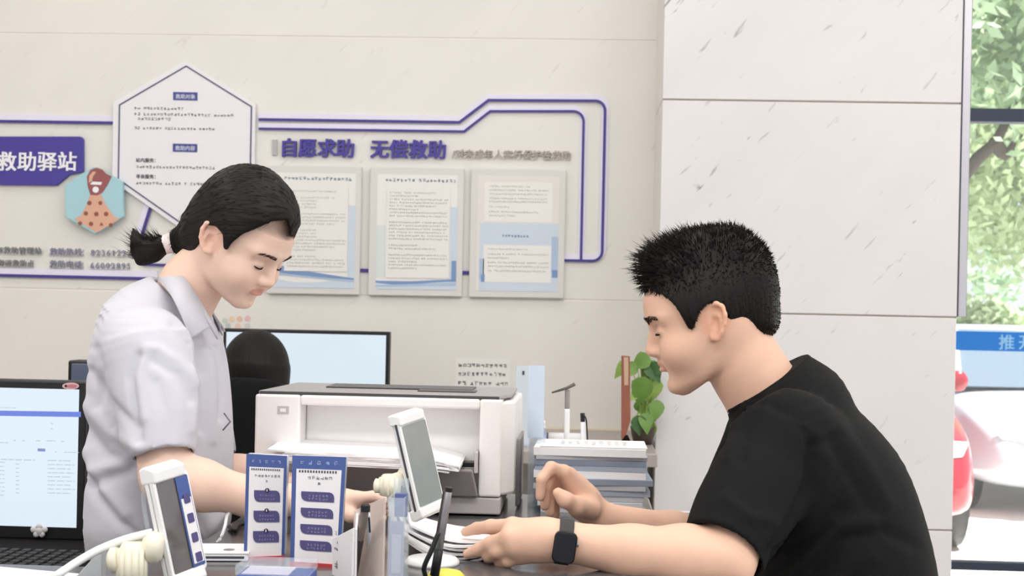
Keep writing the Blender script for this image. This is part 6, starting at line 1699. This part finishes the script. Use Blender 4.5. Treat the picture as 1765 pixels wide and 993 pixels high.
f.ell(W_(1402, 682, 2.2), (.048, .11, .038), np.array(Matrix.Rotation(math.radians(38), 3, 'Y')), .03)
_p0 = W_(1322, 657, 2.2); _nn = W_(1329 - 56, 667 - 83, 2.2) - _p0; _nn /= np.linalg.norm(_nn)
f.op(lambda X, Y, Z: -((X - _p0[0]) * _nn[0] + (Y - _p0[1]) * _nn[1] + (Z - _p0[2]) * _nn[2]), _p0 - np.array([.16, .16, .12]), _p0 + np.array([.16, .16, .2]), .004, 's')
pos, F_ = f.mesh(2)
pos = creases(pos, F_, [
    ([(1400, 770), (1395, 830), (1370, 890), (1330, 950)], -.010, 10), ([(1425, 790), (1418, 850), (1395, 905)], .005, 16),
    ([(1290, 700), (1262, 740), (1256, 790)], .005, 10), ([(1310, 690), (1290, 730), (1278, 790)], -.004, 9), ([(1330, 700), (1370, 720), (1398, 760)], -.004, 10),
    ([(1330, 990), (1390, 960), (1440, 905), (1500, 900)], .007, 14), ([(1320, 965), (1390, 930), (1450, 880)], -.006, 13),
    ([(1400, 980), (1450, 930), (1520, 915), (1575, 940)], -.006, 12), ([(1340, 1010), (1420, 1000), (1500, 960)], .006, 16),
    ([(1250, 860), (1290, 890), (1330, 900)], .004, 12), ([(1450, 740), (1490, 800), (1530, 870)], .004, 14), ([(1430, 760), (1470, 830), (1500, 880)], -.004, 12)], 2.28)
link('t_shirt', np_mesh('t_shirt', pos, F_), M_tee, mn, True)
# ribbed neckline
_c = W_(1325, 662, 2.2); _u = W_(1325 + 83, 662 - 56, 2.2) - _c; _u /= np.linalg.norm(_u)
nb = [Vector(_c + _u * (.0735 * math.cos(a)) + np.array([0, 1, 0]) * (.0725 * math.sin(a))) for a in [2 * math.pi * i / 36 for i in range(37)]]
MB().tube(nb, .0058, 8, caps=False).build('neck_rib', M_tee, mn, smooth=True)
# hair
f = Field(hm.O - np.array([.16, .13, .10]), hm.O + np.array([.16, .13, .21]), .003)
def pe(px, py, d, rx_, rz_, ry_, k=.02, rot=0):
    sc = d / FPX; R_ = np.array(Matrix.Rotation(math.radians(rot), 3, 'Y')); f.ell(W_(px, py, d), (rx_ * sc, ry_, rz_ * sc), R_, k)
dm = 2.205
pe(1148, 459, dm, 42, 34, .056); pe(1200, 438, dm, 54, 42, .064); pe(1250, 434, dm, 54, 44, .066); pe(1284, 476, dm, 50, 60, .070); pe(1296, 515, dm, 46, 60, .068); pe(1305, 552, dm, 36, 34, .056)
el_h(hm, f, (-.003, 0, .042), (.1015, .0800, .0860))
el_h(hm, f, (.03, -.045, .03), (.06, .034, .045)); el_h(hm, f, (.03, .045, .03), (.06, .034, .045))
keepm = [(1085, 500), (1119, 498), (1140, 507), (1153, 516), (1166, 530), (1176, 548), (1186, 566), (1194, 570), (1199, 556), (1207, 536), (1218, 524), (1234, 522), (1246, 532), (1254, 548), (1272, 562), (1290, 576), (1316, 581), (1346, 578), (1380, 570), (1380, 330), (1060, 330), (1060, 500)]
clip_px(f, keepm, 1090)
pos, F_ = f.mesh(2); me = np_mesh('hair', pos, F_); flow_attr(me, pos, hm.w(-.05, 0, .08), hm.R[:, 2])
hrm = link('hair', me, M_hairm, mn, True)
nrm_ = normals_of(me); rg = np.random.default_rng(9); n = 9000; idx = rg.choice(len(pos), n)
b0 = pos[idx]; n_ = nrm_[idx]; q = hm.loc(b0.copy())
top = np.clip((q[:, 2] - .055) / .05, 0, 1); front0 = np.clip((q[:, 0] + .01) / .07, 0, 1); ln = .0035 + (.007 + .011 * front0) * top * (.4 + rg.random(n)) 
Fv = hm.R[:, 0]; Uv = hm.R[:, 2]
front = np.clip((q[:, 0] + .02) / .08, 0, 1)
d_ = n_ * (.25 + .75 * top)[:, None] + (Fv * .55)[None, :] * (top * front)[:, None] + (Uv * .35)[None, :] * top[:, None] + (-Uv * .8 - Fv * .4)[None, :] * (1 - top)[:, None] + rg.normal(size=(n, 3)) * .22
d_ /= np.linalg.norm(d_, axis=1)[:, None]
strands('short_hairs', b0 - n_ * .001, d_, ln, .0008, rg.normal(size=(n, 3)) * .3 + (Fv * .2)[None, :] * top[:, None], M_strand, hrm)
# trousers and shoes (standing bent at the counter)
mx0, my0, mz0 = P(1490, 1180, 2.2).x, P(1490, 1180, 2.2).y, P(1490, 1180, 2.2).z
f = Field((mx0 - .24, my0 - .24, .04), (mx0 + .24, my0 + .24, mz0 + .04), .008)
f.loft([((mx0 - .01, my0, mz0 + .02), Vector((.118, 0, 0)), Vector((0, .150, 0))), ((mx0 + .01, my0, mz0 - .08), Vector((.128, 0, 0)), Vector((0, .170, 0))), ((mx0, my0, mz0 - .18), Vector((.118, 0, 0)), Vector((0, .17, 0)))], .02)
for s_ in (-1, 1): f.chain([(mx0 - .005, my0 + s_ * .09, mz0 - .15), (mx0 - .06, my0 + s_ * .11, .45), (mx0 + .02, my0 + s_ * .12, .10)], [.098, .076, .060], .03)
pos, F_ = f.mesh(2); link('trousers', np_mesh('trousers', pos, F_), cloth_mat('trousers_navy', (36, 40, 52), .8, .2, 20), mn, True)
for s_ in (-1, 1):
    f = Field((mx0 - .22, my0 + s_ * .12 - .08, -.02), (mx0 + .14, my0 + s_ * .12 + .08, .14), .006)
    f.chain([(mx0 + .05, my0 + s_ * .12, .05), (mx0 - .06, my0 + s_ * .12, .045), (mx0 - .14, my0 + s_ * .12, .036)], [.048, .045, .034], .02)
    f.a = np.maximum(f.a, (0.001 - f.ax[2])[None, None, :].astype(np.float32))
    pos, F_ = f.mesh(1); link('shoe', np_mesh('shoe', pos, F_), M_black, mn, True)

# =========================== the colleague at the far monitor and her chair
cd = 3.75
cx, cy = P(440, 640, cd).x, P(440, 640, cd).y
cl = thing('person', 'person with long dark hair seated with back turned at the far monitor', 'person', (cx, cy, 0))
ctop = P(440, 570, cd).z
f = Field((cx - .30, cy - .22, .40), (cx + .30, cy + .62, ctop + .02), .008)
f.ell((cx, cy + .02, ctop - .115), (.074, .09, .108), None, .02)
f.cone((cx, cy + .02, ctop - .20), (cx, cy, ctop - .30), .05, .06, .03)
f.loft([((cx, cy, .50), Vector((0, .11, 0)), Vector((.16, 0, 0))), ((cx, cy, .72), Vector((0, .10, 0)), Vector((.14, 0, 0))), ((cx, cy, ctop - .42), Vector((0, .10, 0)), Vector((.17, 0, 0))), ((cx, cy, ctop - .31), Vector((0, .06, 0)), Vector((.12, 0, 0)))], .03)
for s_ in (-1, 1):
    f.chain([(cx + s_ * .17, cy, ctop - .36), (cx + s_ * .21, cy + .06, ctop - .58), (cx + s_ * .15, cy + .30, BZ + .05), (cx + s_ * .12, cy + .36, BZ + .035)], [.055, .045, .032, .028], .03)
    f.chain([(cx + s_ * .08, cy, .52), (cx + s_ * .10, cy + .40, .52)], [.085, .065], .03)
pos, F_ = f.mesh(2); me = np_mesh('body', pos, F_); colattr(me, 'Col', np.zeros((len(pos), 3))); link('body', me, SKW, cl, True)
f = Field((cx - .28, cy - .24, .40), (cx + .28, cy + .30, ctop - .24), .009)
f.loft([((cx, cy, .46), Vector((0, .13, 0)), Vector((.18, 0, 0))), ((cx, cy, .72), Vector((0, .12, 0)), Vector((.16, 0, 0))), ((cx, cy, ctop - .42), Vector((0, .115, 0)), Vector((.185, 0, 0))), ((cx, cy, ctop - .32), Vector((0, .07, 0)), Vector((.13, 0, 0)))], .03)
for s_ in (-1, 1): f.chain([(cx + s_ * .17, cy, ctop - .37), (cx + s_ * .205, cy + .05, ctop - .54)], [.068, .056], .03)
pos, F_ = f.mesh(2); link('blouse', np_mesh('blouse', pos, F_), cloth_mat('blouse_grey', (120, 120, 132), .8, .2, 14), cl, True)
f = Field((cx - .14, cy - .16, ctop - .40), (cx + .14, cy + .12, ctop + .03), .005)
f.ell((cx, cy + .005, ctop - .100), (.090, .100, .104), None, .02)
f.loft([((cx, cy - .03, ctop - .34), Vector((0, .05, 0)), Vector((.098, 0, 0))), ((cx, cy - .02, ctop - .22), Vector((0, .075, 0)), Vector((.098, 0, 0))), ((cx, cy - .005, ctop - .10), Vector((0, .085, 0)), Vector((.088, 0, 0)))], .02)
f.ell((cx, cy + .13, ctop - .16), (.06, .08, .09), None, .01, 's')
pos, F_ = f.mesh(2); me = np_mesh('hair', pos, F_); flow_attr(me, pos, (cx, cy, ctop - .02), (0, 0, -1)); link('hair', me, M_hair2, cl, True)
f = Field((cx - .22, cy - .14, .06), (cx + .22, cy + .58, .64), .009)
for s_ in (-1, 1): f.chain([(cx + s_ * .08, cy, .535), (cx + s_ * .10, cy + .42, .53), (cx + s_ * .10, cy + .40, .12)], [.095, .075, .055], .03)
pos, F_ = f.mesh(2); link('trousers', np_mesh('trousers', pos, F_), M_trou, cl, True)
for s_ in (-1, 1):
    f = Field((cx + s_ * .10 - .06, cy + .30, -.02), (cx + s_ * .10 + .06, cy + .60, .12), .007)
    f.chain([(cx + s_ * .10, cy + .38, .045), (cx + s_ * .10, cy + .52, .034)], [.044, .032], .02); f.a = np.maximum(f.a, (0.001 - f.ax[2])[None, None, :].astype(np.float32))
    pos, F_ = f.mesh(1); link('shoe', np_mesh('shoe', pos, F_), M_black, cl, True)
# chair
ch = thing('office_chair', 'black office chair with a high curved back behind the printer', 'chair', (cx, cy, 0))
M_chair = cloth_mat('chair_fabric', (15, 15, 17), .8, .2, 60)
yb = cy - .20; zt_ = P(440, 660, cy - .2).z
f = Field((cx - .27, yb - .12, .58), (cx + .27, yb + .12, zt_ + .03), .008)
f.loft([((cx, yb, .62), Vector((0, .030, 0)), Vector((.20, 0, 0))), ((cx, yb - .012, .80), Vector((0, .036, 0)), Vector((.225, 0, 0))), ((cx, yb, zt_ - .09), Vector((0, .034, 0)), Vector((.215, 0, 0))), ((cx, yb + .012, zt_ - .02), Vector((0, .030, 0)), Vector((.155, 0, 0))), ((cx, yb + .016, zt_), Vector((0, .022, 0)), Vector((.10, 0, 0)))], .02)
pos, F_ = f.mesh(3); link('backrest', np_mesh('backrest', pos, F_), M_chair, ch, True)
MB().box((cx, cy + .06, .415), (.46, .46, .07)).build('seat', M_chair, ch, bevel=.03, seg=4)
MB().box((cx, yb - .005, .52), (.06, .02, .26)).build('back_bracket', M_black, ch)
MB().tube([(cx, cy + .06, .10), (cx, cy + .06, .39)], .028, 14).build('gas_lift', M_grey, ch)
for s_ in (-1, 1):
    MB().tube([(cx + s_ * .22, cy + .0, .40), (cx + s_ * .26, cy + .0, .44), (cx + s_ * .26, cy + .0, .60)], .014, 8).build('arm_post', M_black, ch)
    MB().box((cx + s_ * .26, cy + .04, .61), (.06, .24, .025)).build('armrest', M_black, ch, bevel=.008)
for k in range(5):
    a = 2 * math.pi * k / 5 + .3; e_ = Vector((cx + .28 * math.cos(a), cy + .06 + .28 * math.sin(a), .075))
    MB().tube([(cx, cy + .06, .11), e_], [.028, .016], 8).build('base_spoke', M_black, ch)
    MB().tube([e_ + Vector((-.012, 0, -.045)), e_ + Vector((.012, 0, -.045))], .030, 14).build('castor', M_black, ch)
